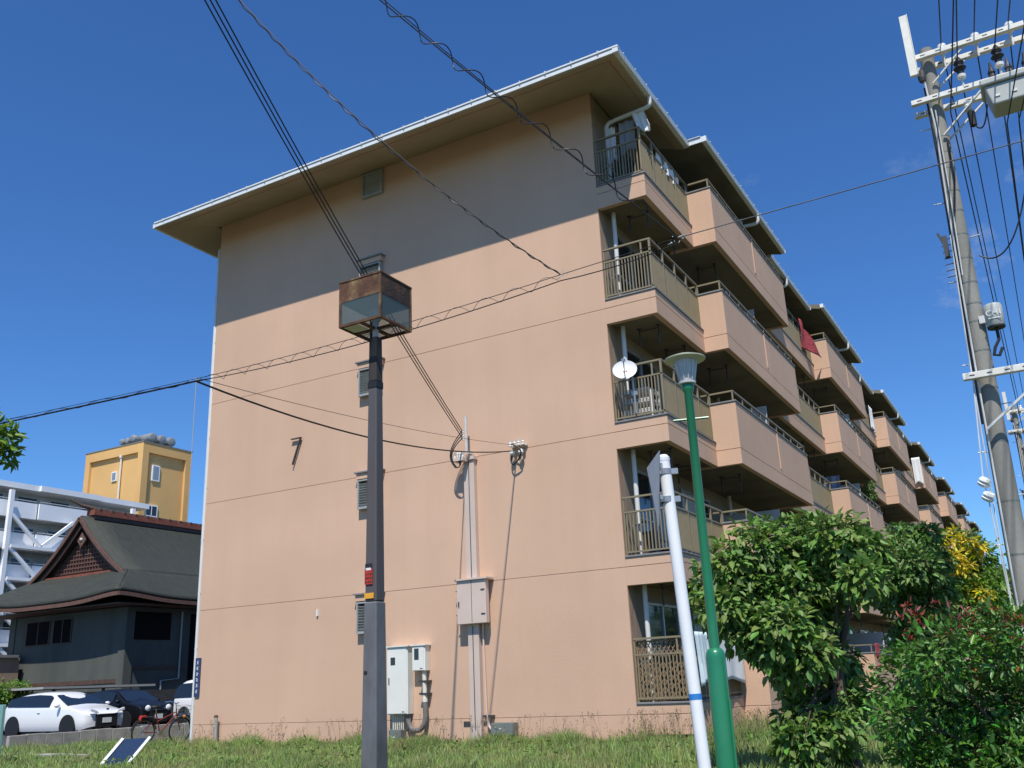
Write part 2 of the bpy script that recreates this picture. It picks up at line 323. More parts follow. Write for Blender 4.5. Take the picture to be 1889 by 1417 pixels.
# balconies
def wallpiece(m, j, x0, x1, y0, y1, z, top, sx=0, sy=0):
    """parapet piece with a recessed joint at z; backing goes to mesh j"""
    m.box(x0, x1, y0, y1, z-.34, z-.005); m.box(x0, x1, y0, y1, z+.005, top)
    j.box(x0+.014, x1-.014, y0+.014, y1-.014, z-.2, z+.15)
def rail(m, p0, p1, w=.04, h=.03): m.beam(p0, p1, w, h)
pick_me = None
def recess(y0, y1, z, end):
    m = MB(); j = MB(); xa = WB-.12
    wallpiece(m, j, xa, WB, y0, y1, z, z+.17)
    if end: wallpiece(m, j, W, xa, y0, y0+.12, z, z+.17)
    b = m.build('balcony', 'wall', B, bevel=.005)
    j.build('joint', 'wall_joint', b)
    MB().box(W+.002, xa-.002, y0+(.122 if end else 0), y1, z-.30, z-.01).build('slab', 'underside_shaded', b)
    c = MB().box(WB-.14, WB+.022, y0-(.022 if end else 0), y1, z+.172, z+.207)
    if end: c.box(W+.01, WB-.14, y0-.022, y0+.14, z+.172, z+.207)
    c.build('coping', 'coping', b, bevel=.006)
    r = MB(); xr = WB-.05; yr = y0+.05 if end else y0
    for zz, w, h in ((1.30, .05, .035), (1.02, .035, .03), (.27, .035, .03)):
        r.beam((xr, yr-.02*end, z+zz), (xr, y1-.01, z+zz), w, h)
        if end: r.beam((W+.02, yr, z+zz), (xr-.02, yr, z+zz), w, h)
    n = max(2, round((y1-y0)/.74))
    for i in range(n+1):
        yy = yr+(y1-.03-yr)*i/n; r.box(xr-.02, xr+.02, yy-.02, yy+.02, z+.208, z+1.285)
    if end: r.box(xr-.20, xr-.17, yr-.015, yr+.015, z+1.03, z+1.285); r.box(W+.02, W+.05, yr-.015, yr+.015, z+.208, z+1.285)
    ro = r.build('railing', 'olive', b)
    return b, ro
def picket_mesh():
    me = MB().box(-.011, .011, -.011, .011, .285, 1.005); o = me.build('picket', 'olive'); d = o.data; bpy.data.objects.remove(o); return d
PICK = picket_mesh()
b0, r0 = recess(0, Y1, Z1, True)
def add_pickets(ro, z):
    for i in range(42):
        o = bpy.data.objects.new('picket', PICK); COL.objects.link(o); o.parent = ro; o.location = Vector((WB-.05, .085+i*.0672, z))-ORG[B.name]; ORG[o.name] = ORG[B.name]
    for i in range(15):
        o = bpy.data.objects.new('picket', PICK); COL.objects.link(o); o.parent = ro; o.location = Vector((W+.085+i*.0672, .05, z))-ORG[B.name]; ORG[o.name] = ORG[B.name]
add_pickets(r0, Z1)
for fl in range(1, 5): dup(b0, B, (0, 0, fl*H))
bm_, rm_ = recess(Y2, Y1+P, Z1, False)
pk = MB()
for i in range(82): pk.box(WB-.061, WB-.039, Y2+.09+i*.0685, Y2+.112+i*.0685, Z1+.285, Z1+1.005)
pk.build('pickets', 'olive', rm_, kind='stuff')
for k in range(NU-1):
    for fl in range(5):
        if k or fl: dup(bm_, B, (0, k*P, fl*H))
def projecting(z):
    m = MB(); j = MB(); y0, y1 = Y1, Y2; top = z+1.03
    wallpiece(m, j, WC-.12, WC, y0, y1, z, top)
    wallpiece(m, j, W+.5, WC-.12, y0, y0+.12, z, top); wallpiece(m, j, W+.5, WC-.12, y1-.12, y1, z, top)
    b = m.build('balcony', 'wall', B, bevel=.005); j.build('joint', 'wall_joint', b)
    MB().box(W+.002, WC-.122, y0+.122, y1-.122, z-.30, z-.01).build('slab', 'underside_shaded', b)
    c = MB().box(WC-.14, WC+.02, y0-.02, y1+.02, top+.002, top+.04)
    c.box(W+.5, WC-.14, y0-.02, y0+.14, top+.002, top+.04).box(W+.5, WC-.14, y1-.14, y1+.02, top+.002, top+.04); c.build('coping', 'coping', b, bevel=.006)
    ym = (y0+y1)/2+.08
    MB().box(WC+.001, WC+.02, ym-.03, ym+.03, z+.12, top-.02).build('joint_strip', 'wall', b)
    r = MB(); xr = WC-.06; zz = z+1.29
    r.beam((xr, y0+.04, zz), (xr, y1-.04, zz), .045, .035); r.beam((W+.55, y0+.06, zz), (xr-.02, y0+.06, zz), .045, .035); r.beam((W+.55, y1-.06, zz), (xr-.02, y1-.06, zz), .045, .035)
    for i in range(10):
        yy = y0+.06+(y1-y0-.12)*i/9; r.box(xr-.016, xr+.016, yy-.016, yy+.016, top+.04, zz-.015)
    r.box(WB-.06, WB-.03, y0+.045, y0+.075, top+.04, zz-.015); r.build('railing', 'olive', b)
    MB().box(W+.06, WC-.17, ym-.02, ym+.02, z+.02, z+1.75).build('partition', 'partition', b)
    return b
p0 = projecting(Z1)
for k in range(NU):
    for fl in range(5):
        if k or fl: dup(p0, B, (0, k*P, fl*H))
# clothes-pole hangers under the balcony slabs
def hanger(x, y, z):
    m = MB()
    for dx in (0, .42):
        m.beam((x+dx, y, z), (x+dx, y, z-.40), .014, .03, (1, 0, 0)); m.box(x+dx-.04, x+dx+.04, y-.03, y+.03, z-.02, z); m.box(x+dx-.016, x+dx+.016, y-.04, y+.04, z-.24, z-.21)
    m.tube([(x, y, z-.06), (x+.42, y, z-.06)], .012, 6)
    return m.build('drying_hanger', 'dark_metal', B)
hh = [hanger(W+.40, .75, Z1+H-.302), hanger(W+.40, 2.3, Z1+H-.302), hanger(W+.75, 4.2, Z1+H-.302)]
for k in range(3):
    for fl in range(4):
        for o in hh:
            if k or fl: copy_at(o, B, (0, k*P, fl*H))
# roof: sloping soffit, fascia, gutters
ZO, ZT, ZS = 12.985, 13.14, 13.43
rf = MB(); YG = -1.47
xl, xr_, xp = -.86, 12.36, 12.79
YA, YB = 2.715, 9.952
# gable overhang (soffit rises to the wall), with mitred corners
rf._add([(xl, YG, ZO), (xr_, YG, ZO), (W, .06, ZS), (0, .06, ZS), (xl, YG, ZT), (xr_, YG, ZT), (xr_, 3, ZT), (W/2, 9, 14.4), (xl, 9, ZT), (xr_, YA, ZO), (W, YA, ZS), (xr_, YA, ZT), (0, 9, ZS), (xl, 9, ZO)],
        [(0, 1, 2, 3), (0, 4, 5, 1), (1, 9, 10, 2), (1, 5, 11, 9), (0, 3, 12, 13), (0, 13, 8, 4)])
rf2 = MB()
for k in range(NU):
    y = k*P
    rf2.prism([(W-.02, ZS+.004), (xp, ZO), (xp, ZT), (W-.02, 13.55)], YA+y+.002, YB+y)
    ye = YA+y+P if k < NU-1 else LEN+1.4
    rf2.prism([(W-.02, ZS), (xr_, ZO), (xr_, ZT), (W-.02, 13.5)], YB+y+.002, ye-.002)
rf2.prism([(0, ZS), (xl, ZO), (xl, ZT), (0, 13.5)], 9.002, LEN+1.4)
roof = rf.build('roof', 'soffit', B); rf2.build('eave', 'underside_shaded', roof)
zr_ = ZT+.012; xm = (xl+xr_)/2; hp = (xr_-xl)/2*.3; ye_ = LEN+1.4
MB()._add([(xl, YG+.01, zr_), (xr_, YG+.01, zr_), (xr_, ye_, zr_), (xl, ye_, zr_), (xm, YG+6.5, zr_+hp), (xm, ye_-6.5, zr_+hp)], [(0, 1, 4), (1, 2, 5, 4), (2, 3, 5), (3, 0, 4, 5)]).build('roof_covering', 'roof_top', roof)
# drip line under the gable soffit
dl = MB(); t = .16; zz = lambda t_: ZO+(ZS-ZO)*t_-.006
dl.beam((xl+.18, YG+.23, zz(.15)), (xr_-.16, YG+.23, zz(.15)), .03, .012); dl.beam((xr_-.2, YG+.25, zz(.15)), (xr_-.2, YA, zz(.15)), .03, .012)
dl.build('drip_groove', 'wall_joint', roof)
# white verge along the gable and gutters along the eaves
MB().box(xl-.02, 12.478, YG-.03, YG-.002, ZO+.02, ZT-.035).build('verge', 'white_metal', roof, bevel=.004)
MB().box(xl-.03, 12.485, YG-.05, YG+.05, ZT-.03, ZT+.008).build('verge_cap', 'white_metal', roof, bevel=.004)
cl = MB()
for i in range(22): cl.box(xl+.3+i*.6, xl+.325+i*.6, YG-.062, YG+.05, ZT-.045, ZT+.025)
cl.build('verge_clips', 'galv', roof, kind='stuff')
def gutter(x, y0, y1):
    m = MB().prism([(x+.002, ZO+.03), (x+.10, ZO+.03), (x+.118, ZT-.005), (x+.106, ZT-.005), (x+.09, ZO+.045), (x+.002, ZO+.045)], y0, y1)
    m.prism([(x+.002, ZO+.02), (x+.118, ZO+.02), (x+.118, ZT-.002), (x+.002, ZT-.002)], y0-.012, y0-.001); m.prism([(x+.002, ZO+.02), (x+.118, ZO+.02), (x+.118, ZT-.002), (x+.002, ZT-.002)], y1+.001, y1+.012)
    o = m.build('gutter', 'white_metal', roof)
    c = MB()
    for i in range(int((y1-y0)/.62)): c.box(x+.0, x+.13, y0+.3+i*.62, y0+.325+i*.62, ZT-.001, ZT+.018)
    c.build('gutter_hooks', 'galv', o, kind='stuff'); return o
gutter(xr_, YG-.03, YA-.02); g1 = gutter(xp, YA-.03, YB); g2 = gutter(xr_, YB+.03, YA+P-.03)
MB().box(xr_+.12, xp+.118, YA-.07, YA-.045, ZO+.02, ZT).box(xr_+.12, xp-.01, YA-.10, YA-.004, ZT+.001, ZT+.016).build('step_flashing', 'white_metal', roof)
fs_ = roof.children[-1]
for k in range(1, NU):
    dup(g1, roof, (0, k*P, 0)); copy_at(fs_, roof, (0, k*P, 0))
    if k < NU-1: dup(g2, roof, (0, k*P, 0))
MB().box(xl-.12, xl-.002, YG, LEN, ZO+.03, ZT-.01).build('rear_gutter', 'white_metal', roof)
# downpipes
def arc(p, q, c, n=5): return [(1-t)**2*Vector(p)+2*t*(1-t)*Vector(c)+t*t*Vector(q) for t in [i/n for i in range(n+1)]]
dp = MB(); px_, py_ = W+.17, .42
dp.tube([(12.42, .30, ZO+.03), (12.42, .30, 12.90)]+arc((12.42, .30, 12.86), (12.30, .31, 12.78), (12.42, .30, 12.78))+[(11.6, .40, 12.80)]+arc((11.48, py_, 12.80), (px_, py_, 12.66), (px_, py_, 12.80))+[(px_, py_, 0)], .047, 10)
dpo = dp.build('downpipe', 'pvc', B, smooth=True)
c = MB()
for z in (1.4, 3.9, 6.5, 9.1, 11.7): c.box(px_-.06, px_+.06, py_-.06, py_+.06, z, z+.04); c.box(W, px_, py_-.015, py_+.015, z, z+.03)
c.build('bracket', 'alu', dpo)
for k in range(NU):
    y = 7.05+k*P
    MB().tube([(12.87, y, ZO+.03), (12.87, y, 12.88)]+arc((12.87, y, 12.84), (12.72, y, 12.76), (12.87, y, 12.76))+[(11.4, y-.3, 12.70)], .047, 8).build('downpipe', 'pvc', B, smooth=True)
    MB().tube([(11.30, y-.3, 12.72), (11.30, y-.3, .2)], .045, 8).build('downpipe', 'pvc', B, smooth=True)
    y2 = 11.9+k*P
    MB().tube([(12.43, y2, ZO+.03), (12.43, y2, 12.88)]+arc((12.43, y2, 12.84), (12.3, y2, 12.76), (12.43, y2, 12.76))+[(11.4, y2-.2, 12.70)], .047, 8).build('downpipe', 'pvc', B, smooth=True)
ld = MB().tube([(xl-.06, .9, 13.0), (xl-.06, .9, 12.86), (xl-.02, .85, 12.8), (-.12, .12, 12.8), (-.065, .03, 12.7), (-.065, .03, 0)], .042, 8).build('downpipe', 'pvc', B, smooth=True)
c = MB()
for i in range(10): c.box(-.12, 0, .01, .06, .9+i*1.3, .93+i*1.3)
c.build('bracket', 'alu', ld)
# louvred vents on the gable
def vent(zt):
    x0, x1 = 4.90, 5.52
    v = MB().box(x0-.03, x1+.03, -.13, .02, zt-.16, zt-.03).build('vent', 'wall', B, bevel=.004)
    MB().box(x0-.07, x1+.07, -.17, .02, zt-.028, zt+.005).build('vent_cap', 'coping', v)
    f = MB(); a, b = zt-.84, zt-.18
    f.box(x0, x0+.035, -.13, .01, a, b).box(x1-.035, x1, -.13, .01, a, b).box(x0+.035, x1-.035, -.13, .01, a, a+.05).box(x0+.035, x1-.035, -.13, .01, b-.03, b)
    fo = f.build('vent_frame', 'louver', v); MB().box(x0+.03, x1-.03, -.012, -.004, a+.03, b-.02).build('vent_back', 'dark_metal', v)
    for i in range(9): MB().beam((x0+.036, -.085, a+.085+i*.058), (x1-.036, -.085, a+.085+i*.058), .06, .006, up=(0, .75, 1)).build('slat', 'louver', v)
    return v
for zt in (11.02, 8.40, 5.78, 3.10): vent(zt)
v = MB(); x0, x1, a, b = 4.92, 5.54, 12.70, 13.36
v.box(x0, x0+.05, -.09, .01, a, b).box(x1-.05, x1, -.09, .01, a, b).box(x0+.05, x1-.05, -.09, .01, a, a+.06).box(x0+.05, x1-.05, -.09, .01, b-.05, b)
vo = v.build('vent', 'louver', B); MB().box(x0+.04, x1-.04, -.012, -.003, a+.05, b-.04).build('vent_back', 'dark_metal', vo)
for i in range(10): MB().beam((x0+.052, -.05, a+.09+i*.055), (x1-.052, -.05, a+.09+i*.055), .05, .006, up=(0, .8, 1)).build('slat', 'louver', vo)
MB().box(3.70, 3.74, -.04, .0, 2.72, 2.86).build('wall_tap', 'white_plastic', B)
MB().box(7.50, 7.66, -.012, .001, .36, .45).build('floor_vent', 'dark_metal', B)
# raised numeral 7
sv = MB(); sv.box(2.83, 3.14, -.085, -.03, 6.89, 6.91)
sv.beam((3.115, -.055, 6.885), (2.89, -.055, 6.27), .045, .03, up=(1, 0, 0))
tag(sv.build('building_number', 'dark_metal', org=(2.98, 0, 6.27)), 'dark metal numeral 7 standing out from the pink gable wall', 'numeral')

# ------------------------------------------------------------------ things on the gable wall
t = thing('cable_duct', 'pale vertical cable duct with wide service box running up the gable wall', 'cable duct', (7.85, 0, 0))
MB().box(7.72, 7.97, -.12, -.002, -.1, 5.62).build('duct', 'duct_pink', t, bevel=.006)
b = MB().box(7.56, 8.24, -.25, -.122, 2.28, 3.13).build('service_box', 'duct_pink', t, bevel=.01)
MB().box(7.62, 8.18, -.123, -.004, 2.32, 3.10).build('box_back', 'duct_pink', t)
MB().box(7.50, 8.30, -.29, -.02, 3.132, 3.165).build('box_lid', 'duct_pink', b)
MB().box(7.905, 7.915, -.2535, -.251, 2.30, 3.12).build('door_gap', 'dark_metal', b)
for zz in (2.45, 2.92):
    MB().box(8.13, 8.22, -.262, -.251, zz, zz+.02).build('hinge', 'dark_metal', b); MB().box(7.53, 7.56, -.24, -.22, zz, zz+.02).build('hinge', 'dark_metal', b)
MB().box(7.60, 7.62, -.27, -.251, 2.62, 2.72).build('handle', 'dark_metal', b)
MB().tube([(7.85, -.127, 5.6), (7.85, -.127, 3.2)], .008, 6).tube([(7.84, -.127, 2.25), (7.84, -.127, .3)], .008, 6).build('seam_wire', 'dark_metal', t)
MB().box(7.68, 8.0, -.16, -.002, 5.622, 5.70).box(7.60, 7.86, -.36, -.162, 5.58, 5.66).build('top_bracket', 'duct_pink', t, bevel=.005)
for i in range(4): MB().lathe([(.02, 0), (.032, .01), (.032, .035), (.018, .06), (.028, .09), (.02, .11)], (7.63+i*.055, -.28, 5.662), 10).build('bushing', 'ceramic', t)
MB().tube([(8.03, -.05, 2.3), (8.06, -.05, .62)], .02, 8).build('conduit', 'duct_pink', t)
rod = MB().box(7.87, 7.91, -.26, -.22, 5.72, 6.55); rod.box(7.85, 7.93, -.22, -.002, 5.74, 5.78); 
rod.build('service_mast', 'galv', t)
kn = MB()
for i in range(3): kn.lathe([(.015, 0), (.03, .01), (.02, .03), (.03, .05), (.015, .06)], (7.84, -.30, 6.02+i*.08), 8)
kn.build('insulator', 'ceramic', t)
t = thing('electric_cabinet', 'tall cream electrical cabinet with small black window low on the gable wall', 'cabinet', (6.0, -.1, .6))
b = MB().box(5.78, 6.30, -.20, -.004, .62, 1.93).build('body', 'cabinet', t, bevel=.008)
MB().box(5.79, 6.27, -.212, -.202, .635, 1.905).build('door', 'cabinet', t, bevel=.003)
MB().box(5.75, 6.33, -.24, -.003, 1.932, 1.957).build('lid', 'cabinet', t)
MB().box(5.88, 5.995, -.2165, -.2125, 1.58, 1.73).build('meter_window', 'glass_dark', t); MB().box(5.83, 5.85, -.225, -.2125, 1.20, 1.33).build('handle', 'dark_metal', t)
MB().box(6.16, 6.22, -.2165, -.2125, .66, .675).build('badge', 'dark_metal', t)
for i in range(6): MB().tube([(5.86+i*.05, -.10, .63), (5.86+i*.05, -.10, .30)], .012, 6).build('conduit', 'pipe_cream', t)
t = thing('meter_box', 'small cream meter box with dark glass, hose looping below it', 'meter box', (6.55, -.1, 1.4))
MB().box(6.40, 6.72, -.18, -.004, 1.44, 1.93).build('body', 'cabinet', t, bevel=.008); MB().box(6.41, 6.69, -.19, -.182, 1.455, 1.905).build('door', 'cabinet', t)
MB().box(6.37, 6.75, -.21, -.003, 1.932, 1.955).build('lid', 'cabinet', t); MB().box(6.46, 6.57, -.1945, -.1905, 1.66, 1.88).build('meter_window', 'glass_dark', t)
MB().box(6.60, 6.66, -.1945, -.1905, 1.48, 1.495).build('badge', 'dark_metal', t)
MB().tube([(6.64, -.10, 1.44), (6.65, -.10, .86)], .045, 10).lathe([(.055, 0), (.055, .08)], (6.65, -.10, .84), 10).build('conduit', 'pipe_cream', t, smooth=True)
for zz in (1.22, .98): MB().box(6.54, 6.76, -.15, -.004, zz, zz+.035).build('clamp', 'dark_metal', t)
MB().tube([(6.65, -.10, .86), (6.66, -.10, .62)]+arc((6.66, -.10, .6), (6.42, -.12, .30), (6.66, -.12, .30), 8)+arc((6.42, -.12, .30), (6.22, -.10, .62), (6.24, -.10, .32), 8), .052, 10).build('hose', 'hose', t, smooth=True)
t = thing('pull_box', 'dark grey junction box with bent pink conduit at the wall foot', 'junction box', (8.4, -.1, .2))
MB().box(8.24, 8.72, -.22, -.004, .20, .42).build('body', 'box_grey', t, bevel=.006); MB().box(8.43, 8.47, -.2245, -.2205, .31, .325).build('label_plate', 'sticker_wht', t)
MB().tube([(8.08, -.06, .62), (8.09, -.06, .48)]+arc((8.09, -.06, .46), (8.24, -.08, .28), (8.10, -.07, .30)), .025, 8).build('conduit', 'duct_pink', t, smooth=True)
MB().box(8.0, 8.06, -.1, -.004, .52, .56).box(8.12, 8.22, -.1, -.004, .52, .56).build('clamp', 'dark_metal', t)
t = thing('pull_box', 'dark grey box under the tall cream cabinet', 'junction box', (5.95, -.1, 0))
MB().box(5.82, 6.12, -.20, -.004, .02, .33).build('body', 'box_grey', t, bevel=.006); MB().box(5.93, 5.97, -.2045, -.2005, .18, .20).build('label_plate', 'sticker_wht', t)
t = thing('standpipe', 'short pale concrete standpipe with rusty cap against the wall', 'pipe', (.88, -.12, 0))
MB().tube([(.88, -.12, -.05), (.86, -.12, .66)], .045, 10).build('pipe', 'kerb', t, smooth=True); MB().lathe([(.05, 0), (.05, .03), (.03, .05)], (.86, -.12, .66), 10).build('cap', 'rust', t)
t = thing('address_sign', 'narrow navy vertical sign on the left corner of the gable', 'sign', (.05, -.02, 1.55))
MB().box(.0, .16, -.035, -.004, 1.12, 2.0).build('plate', 'sign_navy', t)
gl = MB(); rr = random.Random(3)
for i in range(6):
    zc = 1.90-i*.13
    for q in range(4):
        a = rr.uniform(-.03, .03); gl.box(.08+min(a, 0)-.02, .08+max(a, 0)+.02, -.039, -.036, zc-.04+q*.02, zc-.032+q*.02)
    gl.box(.075, .085, -.0395, -.0365, zc-.045, zc+.035)
gl.build('lettering', 'sticker_wht', t)
t = thing('service_insulator', 'cluster of white ceramic insulators holding the service cable on the wall', 'insulator', (9.0, 0, 5.7))
m = MB().box(8.86, 9.22, -.06, -.004, 5.74, 5.78).box(8.9, 9.2, -.12, -.06, 5.75, 5.77); m.build('bracket', 'galv', t)
for i in range(4): MB().lathe([(.02, 0), (.035, .015), (.022, .04), (.035, .065), (.022, .09), (.03, .12)], (8.88+i*.1, -.14, 5.74), 10).build('knob', 'ceramic', t)
for x in (8.92, 9.12): MB().lathe([(.03, 0), (.055, .03), (.05, .08), (.03, .10)], (x, -.14, 5.56), 10).build('spool', 'ceramic', t)
MB().tube(arc((8.95, -.2, 5.78), (8.93, -.12, 5.36), (9.35, -.2, 5.6), 10), .016, 6).tube(arc((8.93, -.12, 5.36), (8.90, -.1, 5.58), (8.82, -.1, 5.4), 6), .014, 6).build('drop_loop', 'cable', t, smooth=True)

# ------------------------------------------------------------------ things on the balconies
def cloth(name, m, p0, p1, drop, label, seed, folds=3, amp=.04, sway=(0, 0), group=None, cat='laundry', taper=0):
    rr = random.Random(seed); ph = rr.uniform(0, 6); p0 = Vector(p0); p1 = Vector(p1); d = (p1-p0); nrm = d.cross(Vector((0, 0, 1))).normalized()
    mb = MB()
    def fn(u, v):
        uu = .5+(u-.5)*(1-taper*v); q = p0+d*uu; k = amp*(.25+v)*math.sin(folds*2*math.pi*u+ph+v*1.3)+amp*.4*math.sin(folds*4.7*u+ph*2)
        return q+nrm*k+Vector((0, 0, -drop*v*(1+.06*math.sin(5*u+ph))))+Vector((sway[0]*v, sway[1]*v, 0))
    mb.grid(fn, 18, 12); return tag(mb.build(name, m, org=p0, smooth=True, solid=.006), label, cat, group)
cloth('shirt', 'cloth_white', (11.95, .35, 12.80), (12.22, .35, 12.85), .62, 'white shirt blowing at the corner of the top gable-end balcony', 2, 2, .06, (.18, -.05), 'washing on the balconies')
cloth('shirt', 'cloth_grey', (11.6, .5, 12.75), (11.95, .5, 12.75), .75, 'grey garment hanging inside the top gable-end balcony', 3, 2, .03, group='washing on the balconies')
cloth('shirt', 'cloth_white', (11.36, .45, 12.70), (11.50, .5, 12.70), .85, 'narrow white garment hanging beside the downpipe on the top balcony', 4, 2, .03, group='washing on the balconies')
cloth('bedding', 'cloth_white', (12.16, 1.15, 12.28), (12.16, 2.6, 12.28), .5, 'white bedding along the railing of the top gable-end balcony', 5, 4, .05, group='washing on the balconies')
# red checked cloth, caught by the wind
mb = MB(); A, Bq, Cq, Dq = Vector((12.27, 13.75, 12.30)), Vector((12.27, 13.80, 11.25)), Vector((12.62, 15.2, 11.22)), Vector((12.40, 14.35, 11.90))
mb.grid(lambda u, v: ((1-u)*(1-v)*A+(1-u)*v*Bq+u*v*Cq+u*(1-v)*Dq)+Vector((.04*math.sin(7*u+4*v), .0, .02*math.sin(9*u))), 16, 16)
tag(mb.build('blanket', 'cloth_red', org=A, smooth=True, solid=.012), 'red checked cloth blowing out over a top-floor balcony railing', 'laundry', 'washing on the balconies')
cloth('towel', 'cloth_blue', (12.33, .08, 1.87), (12.33, .78, 1.87), .88, 'pale blue towel over the ground-floor railing behind the white post', 8, 4, .018, (.05, 0), 'washing on the balconies')
cloth('towel', 'cloth_white', (12.34, 1.35, 1.86), (12.34, 2.85, 1.86), .88, 'wide white sheet over the ground-floor railing behind the green pole', 9, 2, .010, (.02, 0), 'washing on the balconies')
cloth('towel', 'cloth_white', (12.31, 26.5, 12.25), (12.31, 27.3, 12.25), 1.1, 'long white sheet on a far top-floor balcony rail', 10, 3, .03, group='washing on the balconies')
cloth('sheet', 'cloth_white', (12.30, 40.12, 12.30), (12.74, 40.12, 12.30), 1.5, 'white sheet over the end of a distant top-floor balcony', 11, 2, .01, group='washing on the balconies')
cloth('bedding', 'cloth_blue', (12.72, 17.2, 9.55), (12.72, 18.6, 9.55), .7, 'pale blue bedding over a fourth-floor parapet in the second bay', 12, 3, .02, group='washing on the balconies')
cloth('shirt', 'cloth_grey', (11.9, 16.2, 7.35), (12.4, 16.2, 7.35), .7, 'dark garment hanging on a third-floor balcony in the second bay', 13, 2, .03, group='washing on the balconies')
cloth('shirt', 'cloth_white', (12.0, 4.6, 10.0), (12.45, 4.6, 10.0), .65, 'white garment hanging in the shaded fourth-floor balcony', 14, 2, .03, group='washing on the balconies')
cloth('towel', 'cloth_red', (12.79, 15.75, 1.83), (12.79, 16.5, 1.83), .42, 'red towel on a ground-floor balcony corner seen between tree and bush', 15, 2, .02, group='washing on the balconies')
def aircon(x, y, z, lb):
    t = thing('air_conditioner', lb, 'air conditioner', (x, y, z), 'air conditioners on the balconies')
    MB().box(x-.14, x+.14, y-.38, y+.38, z+.06, z+.62).build('case', 'white_plastic', t, bevel=.015); MB().lathe([(.21, 0), (.21, .012), (.19, .014)], (x+.14, y-.1, z+.34), 20, axis=(1, 0, 0)).build('fan_grille', 'dark_metal', t)
    for q in (-.3, .3): MB().box(x-.15, x+.15, y+q-.03, y+q+.03, z, z+.06).build('foot', 'rubber', t)
aircon(11.45, 2.62, 3.1, 'white air conditioner on the second-floor gable-end balcony'); aircon(11.45, 2.62, 8.3, 'white air conditioner on the fourth-floor gable-end balcony'); aircon(11.45, 8.9, 5.7, 'white air conditioner at the end of the third-floor projecting balcony')
t = thing('drying_frame', 'white folded drying frame on a second-floor balcony corner in the second bay', 'rack', (12.4, 15.6, 4.2))
for i in range(5): MB().tube([(12.32+i*.09, 15.5, 4.2), (12.32+i*.09, 15.5, 4.52), (12.36+i*.09, 15.6, 4.58), (12.36+i*.09, 15.6, 4.2)], .014, 6).build('rod', 'white_plastic', t)
MB().tube([(12.28, 15.5, 4.45), (12.74, 15.5, 4.45)], .014, 6).build('crossbar', 'white_plastic', t)
# satellite dish
t = thing('satellite_dish', 'white satellite dish with small red mark on the third-floor gable balcony', 'satellite dish', (11.62, -.05, 6.4))
ax = Vector((.30, -.86, .42)).normalized(); cdish = Vector((11.56, -.24, 6.90))
MB().lathe([(.02, .075), (.10, .068), (.18, .045), (.235, .012), (.24, 0), (.232, .006), (.18, .036), (.10, .058), (.01, .066)], cdish+ax*-.07, 28, axis=-ax).build('dish', 'white_plastic', t, smooth=True)
side = ax.cross(Vector((0, 0, 1))).normalized(); upv = side.cross(ax)
mm = MB()
for dx in (-.028, .028): mm.beam(cdish-ax*.128+side*dx-upv*.02, cdish-ax*.128+side*dx+upv*.02, .024, .012)
mm.build('emblem', 'sticker_red', t)
MB().tube([cdish-ax*.12-upv*.22, cdish+ax*.1-upv*.20, cdish+ax*.22-upv*.05], .012, 6).cbox(cdish+ax*.22-upv*.03, .06, .06, .06).build('feed_arm', 'alu', t)
MB().tube([cdish-ax*.14, (11.64, -.05, 6.72), (11.64, -.02, 6.0)], .018, 8).box(11.58, 11.70, -.03, .02, 6.36, 6.44).build('mast', 'alu', t)
# slatted rack behind the third-floor pickets
t = thing('slatted_rack', 'white slatted plastic rack behind the third-floor balcony pickets', 'rack', (11.6, .4, 5.9))
for x in (11.32, 11.90):
    for y in (.18, .62): MB().box(x-.015, x+.015, y-.015, y+.015, 5.72, 6.52).build('post', 'white_plastic', t)
for i in range(4):
    s_ = MB(); z = 5.84+i*.21
    for q in range(3): s_.box(11.34, 11.88, .172, .185, z+q*.03, z+q*.03+.02)
    s_.box(11.34, 11.88, .19, .62, z+.0, z+.012); s_.box(11.905, 11.915, .19, .62, z, z+.05); s_.build('shelf', 'white_plastic', t)
# lattice behind the ground-floor pickets
t = thing('trellis_panel', 'brown diagonal wooden trellis behind the ground-floor balcony pickets', 'trellis', (11.7, .1, .7))
lt = MB(); x0, x1, z0, z1 = W+.06, WB-.15, .74, 1.75
for sgn, yy in ((1, .105), (-1, .118)):
    for i in range(-14, 16):
        a = Vector((x0+i*.085, yy, z0 if sgn > 0 else z1)); pts = []
        t0 = max(0, (x0-a.x)/.6) if True else 0
        d = Vector((.6, 0, sgn*1.0)); tmin = max(0, (x0-a.x)/d.x); tmax = min(1.01, (x1-a.x)/d.x)
        if tmax > tmin+.02: lt.beam(a+d*tmin, a+d*tmax, .018, .008, up=(0, 1, 0))
lt.build('lattice', 'wood_lattice', t, kind='stuff')
f = MB()
for a, b in (((x0, .112, z0), (x1, .112, z0)), ((x0, .112, z1), (x1, .112, z1)), ((x0, .112, z0), (x0, .112, z1)), ((x1, .112, z0), (x1, .112, z1))): f.beam(a, b, .035, .03)
f.build('frame', 'wood_lattice', t)

